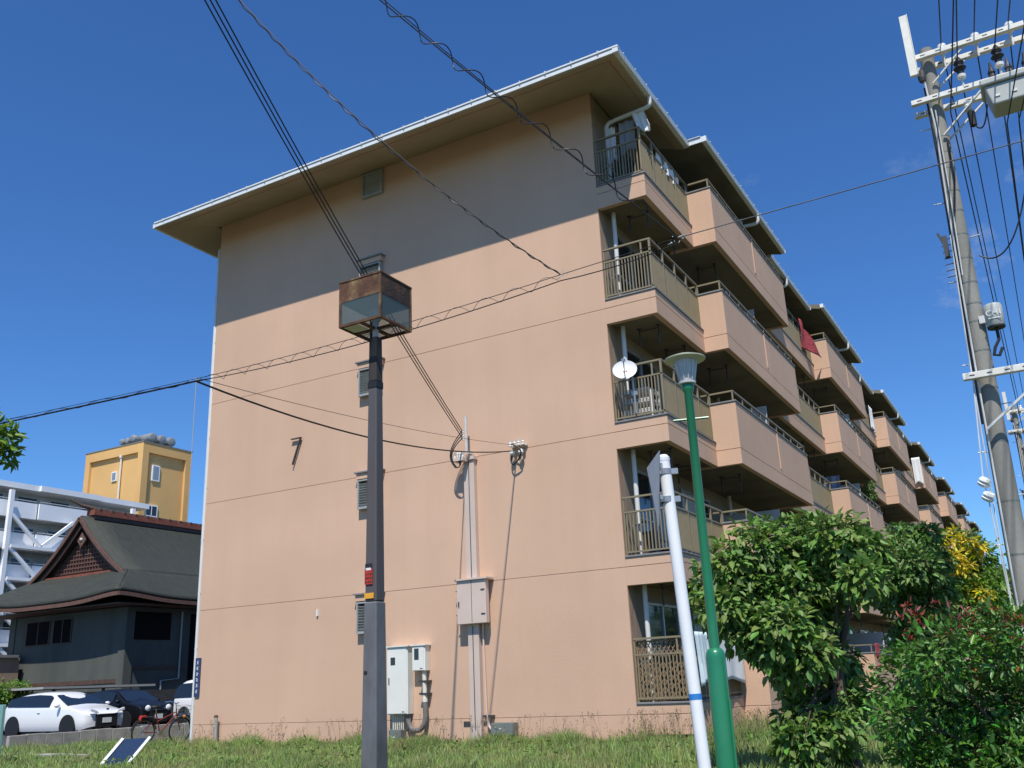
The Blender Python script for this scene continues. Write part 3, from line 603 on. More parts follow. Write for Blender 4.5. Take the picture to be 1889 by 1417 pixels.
# ------------------------------------------------------------------ street furniture
# square lamp with rusty box head
LX, LY = 13.13, -10.09
t = thing('square_street_lamp', 'dark square street lamp with rusty box head and glass sides', 'street lamp', (LX, LY, gz(LX, LY)))
MB().beam((LX, LY, gz(LX, LY)-.1), (LX, LY, 1.83), .168, .168, (1, 0, 0), .128, .128).build('lower_post', 'pole_grey', t, bevel=.012)
MB().beam((LX, LY, 1.832), (LX, LY, 3.68), .118, .118, (1, 0, 0), .092, .092).build('upper_post', 'pole_mid', t, bevel=.01); MB().beam((LX, LY, 3.742), (LX, LY, 4.16), .090, .090, (1, 0, 0), .084, .084).build('neck', 'pole_dark', t, bevel=.008)
MB().beam((LX, LY, 3.68), (LX, LY, 3.74), .098, .098, (1, 0, 0)).build('collar', 'rubber', t)
h = .235; zb, zt, zm = 4.235, 4.665, 4.475
hd = MB()
for a, b in ((-1, -1), (1, -1), (1, 1), (-1, 1)):
    x, y = LX+a*(h-.011), LY+b*(h-.011); hd.box(x-.011, x+.011, y-.011, y+.011, zb, zt)
for s_ in (-1, 1):
    for z in (zb, ):
        hd.box(LX-h+.022, LX+h-.022, LY+s_*(h-.011)-.011, LY+s_*(h-.011)+.011, z, z+.026); hd.box(LX+s_*(h-.011)-.011, LX+s_*(h-.011)+.011, LY-h+.022, LY+h-.022, z, z+.026)
hd.box(LX-.016, LX+.016, LY-h+.022, LY+h-.022, zb+.001, zb+.022); hd.box(LX-h+.022, LX-.016, LY-.016, LY+.016, zb+.001, zb+.022); hd.box(LX+.016, LX+h-.022, LY-.016, LY+.016, zb+.001, zb+.022)
hdo = hd.build('lamp_frame', 'rust', t, bevel=.002)
for n_, q in (('front', (LX-h+.022, LX+h-.022, LY-h+.003, LY-h+.012)), ('back', (LX-h+.022, LX+h-.022, LY+h-.012, LY+h-.003))):
    MB().box(*q, zm, zt).build('rusty_panel', 'rust', hdo)
    MB().box(q[0], q[1], q[2]+.002, q[3]-.002, zb+.027, zm-.001).build('pane', 'lamp_glass', hdo)
for q in ((LX-h+.003, LX-h+.012), (LX+h-.012, LX+h-.003)):
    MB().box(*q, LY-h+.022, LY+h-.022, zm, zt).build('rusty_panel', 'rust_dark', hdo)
    MB().box(q[0]+.002, q[1]-.002, LY-h+.022, LY+h-.022, zb+.027, zm-.001).build('pane', 'lamp_glass', hdo)
MB().box(LX-h-.003, LX+h+.003, LY-h-.003, LY+h+.003, zt+.001, zt+.014).build('lid', 'rust', hdo)
MB().box(LX-h+.025, LX+h-.025, LY-h+.025, LY+h-.025, zm-.012, zm-.002).build('reflector_plate', 'box_grey', hdo)
MB().box(LX-h+.03, LX-.05, LY-h+.03, LY-.05, zb+.006, zb+.012).build('base_plate', 'lamp_shade', hdo)
MB().tube([(LX, LY, 4.1), (LX, LY, zm-.14)], .03, 10).lathe([(.035, 0), (.055, .03), (.055, .10), (.02, .14)], (LX, LY, zm-.16), 14).build('lamp_bulb', 'opal', hdo)
fx = LX-.02; fy = LY-.0585
MB().box(fx-.035, fx+.045, fy-.009, fy-.006, 1.97, 2.10).build('sticker', 'sticker_red', t); MB().box(fx-.03, fx+.04, fy-.010, fy-.007, 2.105, 2.14).build('sticker', 'sticker_blk', t)
MB().box(fx-.02, fx+.03, fy-.0115, fy-.0085, 2.085, 2.105).build('sticker', 'sticker_wht', t)
st = MB(); rr = random.Random(5)
for r_ in range(3):
    for i in range(3): st.box(fx-.03+i*.025, fx-.03+i*.025+rr.uniform(.01, .02), fy-.0115, fy-.0092, 1.985+r_*.032, 1.998+r_*.032)
st.build('sticker_lettering', 'rust_dark', t)
MB().box(fx-.038, fx+.058, fy-.0085, fy-.006, 1.855, 1.90).build('sticker', 'sticker_yel', t)
MB().box(LX-.052, LX-.022, LY-.074, LY-.0680, 1.26, 1.285).build('inspection_slot', 'sticker_blk', t); MB().box(LX+.074, LX+.092, LY-.02, LY+.02, .40, .50).build('latch', 'pole_dark', t)
# green park lamp
GX, GY = 15.562, -8.80; g0 = gz(GX, GY)
t = thing('green_park_lamp', 'green round lamp post with flat pale shade and crossbar', 'street lamp', (GX, GY, g0))
MB().lathe([(.079, g0-.1), (.079, 1.27), (.074, 1.31), (.058, 1.335), (.042, 1.345)], (GX, GY, 0), 24).build('lower_post', 'green_paint', t, smooth=True)
MB().lathe([(.041, 1.34), (.037, 3.50), (.05, 3.52), (.055, 3.56), (.05, 3.575)], (GX, GY, 0), 20).build('upper_post', 'green_paint', t, smooth=True)
MB().tube([(GX-.145, GY-.045, 3.26), (GX+.145, GY+.045, 3.262)], .010, 8).build('crossbar', 'green_paint', t)
MB().lathe([(.052, 3.576), (.075, 3.58), (.078, 3.60), (.06, 3.605)], (GX, GY, 0), 20).build('collar', 'galv', t, smooth=True)
MB().lathe([(.058, 3.606), (.066, 3.63), (.098, 3.79), (.095, 3.80)], (GX, GY, 0), 24).build('lantern', 'opal', t, smooth=True)
cg = MB()
for i in range(12):
    a = 2*math.pi*i/12; cg.tube([(GX+.07*math.cos(a), GY+.07*math.sin(a), 3.61), (GX+.105*math.cos(a), GY+.105*math.sin(a), 3.79)], .004, 5)
cg.build('lantern_cage', 'galv', t)
MB().lathe([(.10, 3.79), (.178, 3.802), (.180, 3.812), (.12, 3.835), (.04, 3.85)], (GX, GY, 0), 32).build('shade', 'lamp_shade', t, smooth=True)
MB().tube([(GX+.085, GY-.03, g0), (GX+.085, GY-.03, .95)], .012, 6).build('cable_guard', 'green_paint', t)
# leaning white sign post
t = thing('sign_post', 'leaning white post with triangular road sign seen from behind', 'sign', (16.43, -11.67, -.45))
S0 = Vector((16.430, -11.673, -.45)); S1 = Vector((16.331, -11.708, 2.262))
MB().tube([S0, S1], .0315, 20).build('post', 'post_white', t, smooth=True); MB().lathe([(.033, 0), (.033, .02), (.02, .035)], S1-Vector((0, 0, .012)), 16).build('cap', 'white_plastic', t)
q = S0+(S1-S0)*((1.03+.45)/2.71); MB().tube([q, q+Vector((-.001, 0, .028))], .0325, 20).build('tape_band', 'tape_blue', t)
vd = Vector((-.330, .944, 0)); rt = Vector((.944, .330, 0)); e = (rt*.20+vd*-.98).normalized(); nn = Vector((e.y, -e.x, 0)); nn = nn if nn.dot(rt) < 0 else -nn
top = S1+nn*.055; sg = [top-e*.21*-1+Vector((0, 0, .0)), top-e*.21+Vector((0, 0, 0)), top+Vector((0, 0, -.36))]
tri = MB(); tri._add([v+o_ for o_ in (nn*0, nn*.004) for v in sg], [(0, 1, 2), (5, 4, 3), (0, 3, 4, 1), (1, 4, 5, 2), (2, 5, 3, 0)])
tri.build('sign_plate', 'sign_back', t)
for dz in (-.07, -.22):
    wv = .17 if dz > -.1 else .09
    c0 = top+Vector((0, 0, dz)); MB().beam(c0-e*wv-nn*.008, c0+e*wv-nn*.008, .012, .025).build('stiffener', 'alu', t)
    c1 = S1+Vector((0, 0, dz)); MB().lathe([(.036, 0), (.036, .03)], c1-Vector((0, 0, .015)), 16).beam(c1+nn*.0, c1+nn*.05, .05, .03).beam(c1+rt*.03, c1+rt*.07, .02, .03).build('clamp', 'alu', t)
# solar panel light
t = thing('solar_panel', 'small tilted blue solar panel with white side rails in the grass', 'solar panel', (3.2, -4.5, 0))
a, b, c_, d_ = Vector((3.02, -4.77, .06)), Vector((3.30, -4.43, .05)), Vector((3.46, -4.22, .46)), Vector((3.17, -4.57, .46))
back = Vector((-.35, .45, 0)); c_ = c_+back*.6; d_ = d_+back*.6
nrm = (b-a).cross(d_-a).normalized()
MB()._add([v+nrm*o_ for o_ in (0, -.02) for v in (a, b, c_, d_)], MB.BF).build('panel', 'solar', t)
for p, q in ((a, d_), (b, c_)): MB().beam(p+nrm*.012, q+nrm*.012, .045, .03, nrm).build('side_rail', 'white_plastic', t)
MB().beam((a+b)/2*.2+(c_+d_)/2*.8-nrm*.03, ((a+b)/2*.2+(c_+d_)/2*.8)*1+Vector((.1, -.1, -.5)), .02, .02).build('leg', 'alu', t)

# ------------------------------------------------------------------ utility pole
def utility_pole(label):
    t = thing('utility_pole', label, 'utility pole', (0, 0, 0), 'utility poles along the street')
    MB().tube([(.03, 0, -.3), (.21, 0, 9.55)], [.145, .088], 20).build('pole', 'concrete_pole', t, smooth=True)
    bd = MB()
    for i, z in enumerate((2.35, 3.0, 3.75, 4.45, 4.95, 5.35, 5.6, 5.9, 6.25, 6.6, 6.95, 7.25, 7.6, 7.85, 8.1)):
        r_ = .145-.0058*(z+.3)+.003; bd.lathe([(r_, 0), (r_, .022)], (.03+.0183*(z+.3), 0, z), 16)
    bd.build('bands', 'box_grey', t, kind='stuff')
    for i in range(11):
        z = 2.5+i*.58; s_ = 1 if i % 2 else -1; x = .03+.0183*(z+.3); MB().tube([(x+s_*.07, 0, z), (x+s_*.24, -.02, z)], .008, 6).build('step_bolt', 'galv', t)
    def arm(z, x0, x1, y, s=.075):
        m = MB().box(x0, x1, y-s/2, y+s/2, z-s/2, z+s/2); o = m.build('crossarm', 'arm_white', t, bevel=.006)
        h_ = MB()
        n = int((x1-x0)/.2)
        for i in range(n): h_.box(x0+.08+i*.2, x0+.14+i*.2, y-s/2-.002, y-s/2-.0005, z-.008, z+.008)
        h_.build('slots', 'dark_metal', o, kind='stuff'); return o
    arm(9.36, .05, 1.44, -.17); arm(9.36, .05, 1.44, .17); arm(8.66, -.10, 1.75, -.18); arm(8.66, -.10, 1.75, .18)
    arm(4.60, -.13, 1.2, -.24, .085)
    MB().box(-.04, .06, -.26, -.20, 9.06, 10.06).box(.061, .07, -.27, -.19, 9.06, 10.06).build('ground_wire_post', 'arm_white', t)
    MB().lathe([(.045, 0), (.055, .05), (.055, .16)], (.10, -.15, 8.98), 12).build('post_socket', 'dark_metal', t)
    for y in (-.17, .17): MB().beam((.22, y*.7, 8.92), (.70, y, 9.33), .03, .02).build('brace', 'galv', t)
    for y in (-.18, .18): MB().beam((.22, y*.7, 8.08), (.84, y, 8.62), .035, .02).build('brace', 'galv', t)
    MB().beam((.03, -.24, 3.9), (.9, -.25, 4.56), .04, .03).build('brace', 'galv', t)
    for x in (.42, .85, 1.28):
        MB().tube([(x, 0, 9.20), (x, 0, 9.46)], .012, 6).lathe([(.05, 0), (.075, .02), (.07, .06), (.045, .07), (.06, .09), (.055, .13), (.03, .15)], (x, 0, 9.42), 14).box(x-.02, x+.02, -.20, .20, 9.40, 9.42).build('insulator', 'ceramic', t, smooth=False)
    for x in (.58, 1.05):
        MB().tube([(x, -.2, 8.66), (x, -.22, 8.86)], .018, 6).build('insulator_pin', 'galv', t)
        MB().lathe([(.03, 0), (.055, .01), (.06, .05), (.03, .07)], (x, -.22, 8.80), 12).build('insulator', 'ceramic', t)
        MB().lathe([(.04, 0), (.05, .06), (.085, .09), (.05, .13), (.07, .18), (.02, .27)], (x, -.22, 8.87), 10).build('arrester', 'rubber', t)
    MB().lathe([(.02, 0), (.045, .01), (.05, .22), (.02, .24)], (.60, -.1, 8.10), 12).build('cable_head', 'rubber', t)
    MB().lathe([(.03, 0), (.055, .02), (.03, .05), (.055, .08), (.03, .11), (.05, .14), (.02, .17)], (.58, -.1, 8.34), 12).build('insulator', 'ceramic', t)
    # switch box with bushings
    sw = MB().prism([(.80, 8.34), (.86, 8.05), (1.66, 8.05), (1.72, 8.34)], -.62, -.22).build('switch_box', 'trans_grey', t, bevel=.02)
    MB().box(.76, 1.76, -.66, -.20, 8.345, 8.44).build('switch_lid', 'trans_grey', t, bevel=.02)
    for i in range(4): MB().lathe([(.07, 0), (.05, .06), (.062, .09), (.04, .14), (.05, .17), (.022, .25), (.012, .33)], (.93+i*.2, -.45, 8.44), 12).build('bushing', 'rubber' if i % 2 == 0 else 'dark_metal', t)
    for i in range(4): MB().box(.90+i*.2, .96+i*.2, -.632, -.618, 8.15, 8.18).build('bolt', 'ceramic', t)
    # can-shaped box lettered CH1
    cb = MB().lathe([(.10, 0), (.108, .01), (.112, .27), (.10, .30), (.04, .31)], (.36, -.12, 5.22), 20).build('relay_can', 'trans_grey', t, smooth=True)
    MB().lathe([(.106, 0), (.106, .03)], (.36, -.12, 5.205), 20).build('can_opening', 'rubber', t)
    MB().box(.18, .27, -.14, -.08, 5.30, 5.40).build('can_bracket', 'galv', t)
    lt = text_mesh('CH1', .10, 'lettering', 'sticker_wht', t, Matrix.Translation((.365, -.238, 5.38)) @ Matrix.Rotation(R(90), 4, 'X'))
    MB().box(.29, .44, -.236, -.228, 5.305, 5.315).build('underline', 'sticker_wht', t)
    MB().tube([(.36, -.12, 5.2), (.36, -.12, 5.05), (.30, -.14, 4.95), (.27, -.15, 4.85), (.33, -.16, 4.83), (.38, -.14, 4.93)], .02, 8).build('can_cable', 'rubber', t)
    # risers and terminal
    rz = MB(); rz.tube([(.12, -.15, 9.0), (.14, -.15, 8.2), (.09, -.15, 7), (.04, -.16, 5.0), (-.02, -.18, 2.2), (-.06, -.18, .0)], .012, 6).tube([(.18, -.13, 8.5), (.15, -.14, 7.2), (.10, -.15, 6)], .009, 6).tube([(.05, -.14, 6.6), (-.02, -.15, 4.8), (-.08, -.17, 2.6), (-.10, -.17, 0)], .009, 6)
    rz.build('riser_cables', 'galv', t)
    dk = MB(); dk.tube([(.10, -.10, 8.9), (.09, -.11, 7.8), (.04, -.10, 6.2), (-.02, -.1, 4)], .014, 6).tube([(.25, -.1, 8.0), (.24, -.13, 7.4), (.16, -.17, 6.9)], .014, 6); dk.build('dark_riser', 'cable', t)
    tb = MB(); tb.box(-.06, .0, -.12, -.02, 6.32, 6.62); tb.beam((-.10, -.1, 6.68), (-.01, -.1, 6.4), .03, .03)
    for i in range(7): tb.tube([(.06, -.06, 6.05+i*.09), (-.08, -.1, 6.03+i*.09)], .007, 5)
    tb.build('terminal_block', 'dark_metal', t)
    for z in (3.24, 3.06): MB().lathe([(.03, -.06), (.06, -.05), (.075, -.02), (.05, 0), (.075, .02), (.06, .05), (.03, .06)], (-.12+(3.24-z)*.08, -.28, z), 14, axis=(.5, -.3, .8)).build('guy_insulator', 'ceramic', t)
    MB().tube([(-.03, -.16, 4.5), (-.125, -.28, 3.3), (-.11, -.28, 3.02), (-.06, -.32, 0)], .009, 6).build('guy_wire', 'galv', t)
    return t
up = utility_pole('tall concrete utility pole with double white crossarms and grey switch box, beside the near bush')
UP = Vector((17.64, -3.42, 0)); up.location = UP
u2 = dup(up, None); u2.location = (17.72, 19.6, 0); u2['label'] = 'distant utility pole seen small behind the near concrete pole'
def sagline(p0, p1, sag, n=16): p0 = Vector(p0); p1 = Vector(p1); return [p0.lerp(p1, i/n)+Vector((0, 0, -sag*4*(i/n)*(1-i/n))) for i in range(n+1)]
# street wires run along the row of poles, overhead towards the viewer and away
k_ = 0
wl = [((.42, 0, 9.57), 'left insulator on the top crossarm'), ((.85, 0, 9.57), 'middle insulator on the top crossarm'), ((1.28, 0, 9.57), 'outer insulator on the top crossarm'),
      ((.58, -.22, 9.14), 'inner black arrester on the second crossarm'), ((1.05, -.22, 9.14), 'outer black arrester on the second crossarm')]
for (ox, oy, oz), nm in wl:
    a = UP+Vector((ox, oy, oz)); f_ = Vector((17.72+ox, 19.6+oy, oz)); n_ = a+Vector((1.7+ox*.35, -26, .3))
    MBw = MB().tube(sagline(n_, a, .5)+sagline(a, f_, .35)[1:], .009, 6)
    tag(MBw.build('power_line', 'cable', org=a, smooth=True), 'black power line on the '+nm, 'wire', 'power lines on the utility poles')
for i, (ox, oz, nm) in enumerate(((.36, 8.30, 'inner low'), (.98, 7.9, 'middle low'), (1.12, 7.9, 'outer low'))):
    a = UP+Vector((ox, -.3, oz)); f_ = Vector((17.9+ox*.6, 19.3, 6.3+.2*i)); n_ = a+Vector((2.6+.5*i, -24, 1.2))
    tag(MB().tube(sagline(n_, a, .4)+sagline(a, f_, .5)[1:], .0085, 6).build('service_line', 'cable', org=a, smooth=True), nm+' black service wire beside the near utility pole', 'wire', 'service wires by the utility pole')
for i, (ox, oz) in enumerate(((.62, 8.05), (.34, 6.2))):
    a = UP+Vector((ox, -.2, oz)); b_ = UP+Vector((.80 if i == 0 else 1.1, -.4, 8.2 if i == 0 else 7.2))
    tag(MB().tube(sagline(a, b_, .16+.3*i), .010, 6).build('jumper_cable', 'cable', org=a, smooth=True), ('looping jumper cable from cable head to switch box' if i == 0 else 'low hanging jumper loop below the switch box'), 'wire')

# ------------------------------------------------------------------ overhead cables in front of the building
def helix(p0, p1, sag, r, turns, rr_, drop=0, n=None):
    n = n or int(turns*12); p0 = Vector(p0); p1 = Vector(p1); d = (p1-p0).normalized(); a = d.cross(Vector((0, 0, 1))).normalized(); b = a.cross(d); pts = []
    for i in range(n+1):
        t_ = i/n; ph = 2*math.pi*turns*t_; q = p0.lerp(p1, t_)+Vector((0, 0, -sag*4*t_*(1-t_)-drop)); pts.append(q+a*r*math.cos(ph)+b*r*math.sin(ph))
    return pts
YW = -9.2
nL, nN, nS, nE, nR = Vector((5.2, YW, 4.84)), Vector((9.83, YW, 4.66)), Vector((14.59, YW, 4.735)), Vector((15.74, YW, 4.785)), Vector((19.6, YW, 4.82))
t = thing('messenger_cable', 'long black telephone cable with spiral hanger crossing the gable wall', 'cable', nN)
MB().tube(sagline(nL-Vector((6, 0, -.3)), nN, .03)+sagline(nN, nS, .05)[1:]+sagline(nS, nE, .0, 4)[1:], .0035, 6).build('messenger_wire', 'cable', t, smooth=True)
MB().tube(sagline(nE, nR+Vector((6, 0, .12)), .02), .0045, 6).build('span_wire', 'pole_grey', t, smooth=True)
MB().tube(sagline(nL-Vector((6, 0, -.24)), nN+Vector((0, 0, -.03)), .03)+sagline(nN+Vector((0, 0, -.03)), nS+Vector((0, 0, -.06)), .09)[1:]+sagline(nS+Vector((0, 0, -.06)), nE+Vector((0, 0, -.05)), .03, 6)[1:], [.011]*17+[.005]*22, 6).build('carried_cable', 'cable', t, smooth=True)
MB().tube(helix(nN+Vector((.2, 0, -.04)), nS-Vector((.05, 0, .03)), .06, .042, 13.5, 0), .0025, 5).build('spiral_hanger', 'cable', t, smooth=True)
MB().tube(helix(nL-Vector((5, 0, -.2)), nN-Vector((.1, 0, .02)), .02, .022, 11, 0), .004, 5).build('spiral_hanger', 'cable', t, smooth=True)
cm = MB()
rr = random.Random(2)
for c0 in (nN, nS, nE):
    for i in range(9): a = c0+Vector((rr.uniform(-.07, .07), rr.uniform(-.02, .02), rr.uniform(-.03, .02))); cm.tube([a, a+Vector((rr.uniform(-.04, .04), 0, rr.uniform(-.02, .02)))], .0035, 5)
cm.build('clamps', 'galv', t)
pin = Vector((8.98, -.16, 5.64))
tag(MB().tube(sagline(nN+Vector((0, 0, -.03)), pin, .30, 20), .012, 6).build('service_drop', 'cable', org=pin, smooth=True), 'thick black service cable sagging from the telephone line to the wall insulators', 'cable')
tag(MB().tube(sagline(nN+Vector((.03, 0, 0)), pin+Vector((0, 0, .12)), .10, 20), .004, 5).build('support_wire', 'cable', org=pin, smooth=True), 'thin support wire above the sagging service cable', 'wire')
# three drop wires to the mast on the wall
for i, (dx, dz) in enumerate(((-.06, 0), (.0, .02), (.055, .05))):
    a = Vector((7.84, -.32, 6.06+i*.08)); far = Vector((10.5+dx, -9.8, 9.2+dz)); far = a+(far-a)*2.2+Vector((0, 0, 1.2))
    tag(MB().tube(sagline(a, far, .75, 24), .0105, 6).build('drop_wire', 'cable', org=a, smooth=True), ('leftmost', 'middle', 'rightmost')[i]+' of three parallel black wires dropping to the mast on the gable', 'wire', 'three parallel drop wires')
dl_ = MB()
for i in range(3):
    a = Vector((7.84, -.32, 6.06+i*.08)); dl_.tube(arc(a, (7.70-i*.02, -.34, 5.45), (7.45-i*.03, -.42, 5.75), 8)+arc((7.70-i*.02, -.34, 5.45), (7.65+i*.055, -.30, 5.72), (7.85, -.34, 5.4), 6), .010, 6)
tag(dl_.build('cable_tail', 'cable', org=(7.8, -.3, 5.4), smooth=True), 'looped black cable tails below the mast on the cable duct', 'cable')
# two further lines coming from the street to the telephone cable
t = thing('feeder_cable', 'black cable with loose spiral coming down to the corner balcony junction', 'cable', nE)
farc = nE+(Vector((14.05, -10.85, 6.85))-nE)*3.2
MB().tube(sagline(nE, farc, .22, 24), .006, 6).build('messenger_wire', 'cable', t, smooth=True); MB().tube(sagline(nE, farc+Vector((.0, 0, .16)), .24, 24), .0045, 6).build('upper_wire', 'cable', t, smooth=True)
MB().tube(helix(nE+(farc-nE)*.03, nE+(farc-nE)*.6+Vector((0, 0, -.21)), .08, .055, 15, 0), .0055, 5).build('spiral_hanger', 'cable', t, smooth=True)
t = thing('twisted_cable', 'thin twisted black cable running down to the middle of the telephone line', 'cable', nS)
fars = nS+(Vector((13.02, -10.30, 7.08))-nS)*3.0
MB().tube(sagline(nS, fars, .75, 24), .005, 5).build('support_wire', 'cable', t, smooth=True); MB().tube(helix(nS, fars, .78, .008, 40, 0, n=400), .006, 5).build('twisted_pair', 'cable', t, smooth=True)

# ------------------------------------------------------------------ temple hall behind the car park
TXC, TH, TYE, TL = -30.15, 6.2, 16.36, 40.0
T = thing('temple_hall', 'dark green roofed temple hall with curved gable and red-brown ridge', 'temple', (TXC, 26, 0))
TG = 2.05
gfun = lambda t: 1.32*t-.32*t*t
hz = lambda o: 6.25+.76*o-.01*o*o if o < TG else 7.82+3.5*(1-gfun(1-(o-TG)/(TH-TG)))
def lift(a, b): return .30*math.exp(-(a/2.4)**2)*math.exp(-(b/2.0)**2)
rt_ = MB()
for s_ in (1, -1):
    rt_.grid(lambda u, v: (TXC+s_*(TH-v*TG), (TYE+v*TG)+(TL-TYE-v*TG)*u**1.8, hz(v*TG)+lift((TYE+v*TG)+(TL-TYE-v*TG)*u**1.8-TYE, v*TG)), 24, 8)
    rt_.grid(lambda u, v: (TXC+s_*(TH-TG)*(1-v), 18.2+(TL-18.2)*u, hz(TG+(TH-TG)*v)), 12, 14)
rt_.grid(lambda u, v: (TXC+(2*u-1)*(TH-v*TG), TYE+v*TG, hz(v*TG)+lift((TH-abs(2*u-1)*(TH-v*TG)-v*TG)*1.0, v*TG)), 30, 8)
ro = rt_.build('roof', 'temple_roof', T, smooth=True, solid=.16)
ev = MB(); n = 30
fp = [(TXC+(2*i/n-1)*(TH-.03), TYE+.03, hz(0)-.17+lift(TH-abs(2*i/n-1)*TH, 0)) for i in range(n+1)]
for a, b in zip(fp, fp[1:]): ev.beam(a, b, .12, .20)
sp_ = [(TXC+TH-.03, TYE+.03+(TL-TYE)*(i/n)**1.8, hz(0)-.17+lift((TL-TYE)*(i/n)**1.8, 0)) for i in range(n+1)]
for a, b in zip(sp_, sp_[1:]): ev.beam(a, b, .12, .20)
ev.build('eave_board', 'temple_edge', ro)
so_ = MB().box(TXC-TH+.25, TXC+TH-.25, TYE+.25, TL, hz(0)-.36, hz(0)-.30); so_.build('eave_underside', 'temple_wood', ro)
bb = MB(); bb2 = MB()
for s_ in (1, -1):
    q = [(TXC+s_*(TH-TG+.25)*(1-v), hz(TG-.25+(TH-TG+.25)*v)) for v in [i/14 for i in range(15)]]
    for (xa, za), (xb, zb_) in zip(q, q[1:]):
        bb.beam((xa, 18.12, za-.10), (xb, 18.12, zb_-.10), .10, .20); bb2.beam((xa, 18.32, za-.42), (xb, 18.32, zb_-.42), .08, .22)
bb.build('barge_board', 'temple_edge', ro); bb2.build('inner_barge_board', 'temple_wood', ro)
gb = MB().prism([(TXC-3.5, hz(TG)+.05), (TXC+3.5, hz(TG)+.05), (TXC+.9, 9.8), (TXC, 10.7), (TXC-.9, 9.8)], 18.75, 18.9); gb.build('gable_panel', 'temple_wood', T)
lt = MB()
for i in range(9):
    z = hz(TG)+.35+i*.24; w = max(.3, 2.6-i*.29); lt.box(TXC-w, TXC+w, 18.68, 18.73, z, z+.07)
for i in range(-10, 11): lt.box(TXC+i*.25-.03, TXC+i*.25+.03, 18.70, 18.748, hz(TG)+.3, hz(TG)+.35+max(.15, 2.2-abs(i)*.2))
lt.build('gable_lattice', 'temple_lattice', T)
MB().box(TXC-3.9, TXC+3.9, 18.35, 18.745, hz(TG)-.12, hz(TG)+.20).build('gable_ledge', 'ridge_tile', T)
MB().prism([(TXC, 9.55), (TXC+.38, 9.95), (TXC, 10.42), (TXC-.38, 9.95)], 18.36, 18.44).build('gable_ornament', 'temple_edge', T); MB().ball((TXC, 18.35, 10.0), .10).build('ornament_boss', 'galv', T)
rd = MB().box(TXC-.28, TXC+.28, 18.9, TL, 11.22, 11.46).build('ridge', 'temple_wood', T); MB().box(TXC-.34, TXC+.34, 18.8, TL, 11.465, 11.78).build('ridge_course', 'ridge_tile', rd)
cp = MB()
for i in range(26): cp.tube([(TXC-.36, 19.2+i*.85, 11.81), (TXC+.36, 19.2+i*.85, 11.81)], .07, 6)
cp.tube([(TXC, 18.8, 11.86), (TXC, TL, 11.86)], .07, 6); cp.tube([(TXC, 19.1, 11.84), (TXC-.2, 18.4, 11.98), (TXC-.5, 17.7, 12.3)], [.14, .11, .04], 8)
cp.build('ridge_caps', 'temple_wood', rd)
wx0, wx1, wy0 = TXC-5.0, TXC+5.0, TYE+1.6
MB().box(wx0, wx1, wy0, TL-1, -.1, 5.85).build('wall', 'temple_wall', T)
for x in (wx1-.2, wx0+.2): MB().box(x-.26, x+.26, wy0-.06, wy0+.46, -.1, 5.84).build('corner_pillar', 'temple_wall', T)
for i in range(1, 4): MB().box(wx1-.1, wx1+.06, wy0+i*5.2, wy0+i*5.2+.5, -.1, 5.84).build('pillar', 'temple_wall', T)
for x0, x1 in ((-33.6, -31.6), (-31.2, -29.7)): MB().box(x0, x1, wy0-.03, wy0+.02, 4.25, 5.5).build('window', 'void_dark', T)
MB().box(wx1-.02, wx1+.035, wy0+.5, wy0+2.9, 4.15, 5.6).build('window', 'void_dark', T)
MB().box(wx1-.02, wx1+.035, wy0+4.3, wy0+12, .2, 5.6).build('doorway', 'void_dark', T)
for x0, x1 in ((-33.6, -31.6), (-31.2, -29.7)):
    f = MB().box(x0-.06, x0, wy0-.05, wy0, 4.2, 5.55).box(x1, x1+.06, wy0-.05, wy0, 4.2, 5.55).box(x0, x1, wy0-.05, wy0, 4.2, 4.25).box(x0, x1, wy0-.05, wy0, 5.5, 5.55).box((x0+x1)/2-.03, (x0+x1)/2+.03, wy0-.045, wy0, 4.25, 5.5); f.build('window_frame', 'temple_wood', T)
for z in (.75, 1.35, 1.95): MB().box(wx0+.6, wx1-.5, wy0-.035, wy0+.01, z, z+.22).build('wall_rail', 'temple_wood', T)
MB().box(wx1-.02, wx1+.04, wy0+.4, wy0+4, 2.6, 2.75).box(wx1-.02, wx1+.04, wy0+.4, wy0+4, 1.2, 1.35).build('wall_rail', 'temple_wood', T)
MB().tube([(wx1+.10, wy0+3.6, 5.7), (wx1+.10, wy0+3.6, 2.1), (wx1+.10, wy0+2.4, 2.0), (wx1+.10, wy0+2.4, .2)], .05, 6).build('downpipe', 'louver', T)

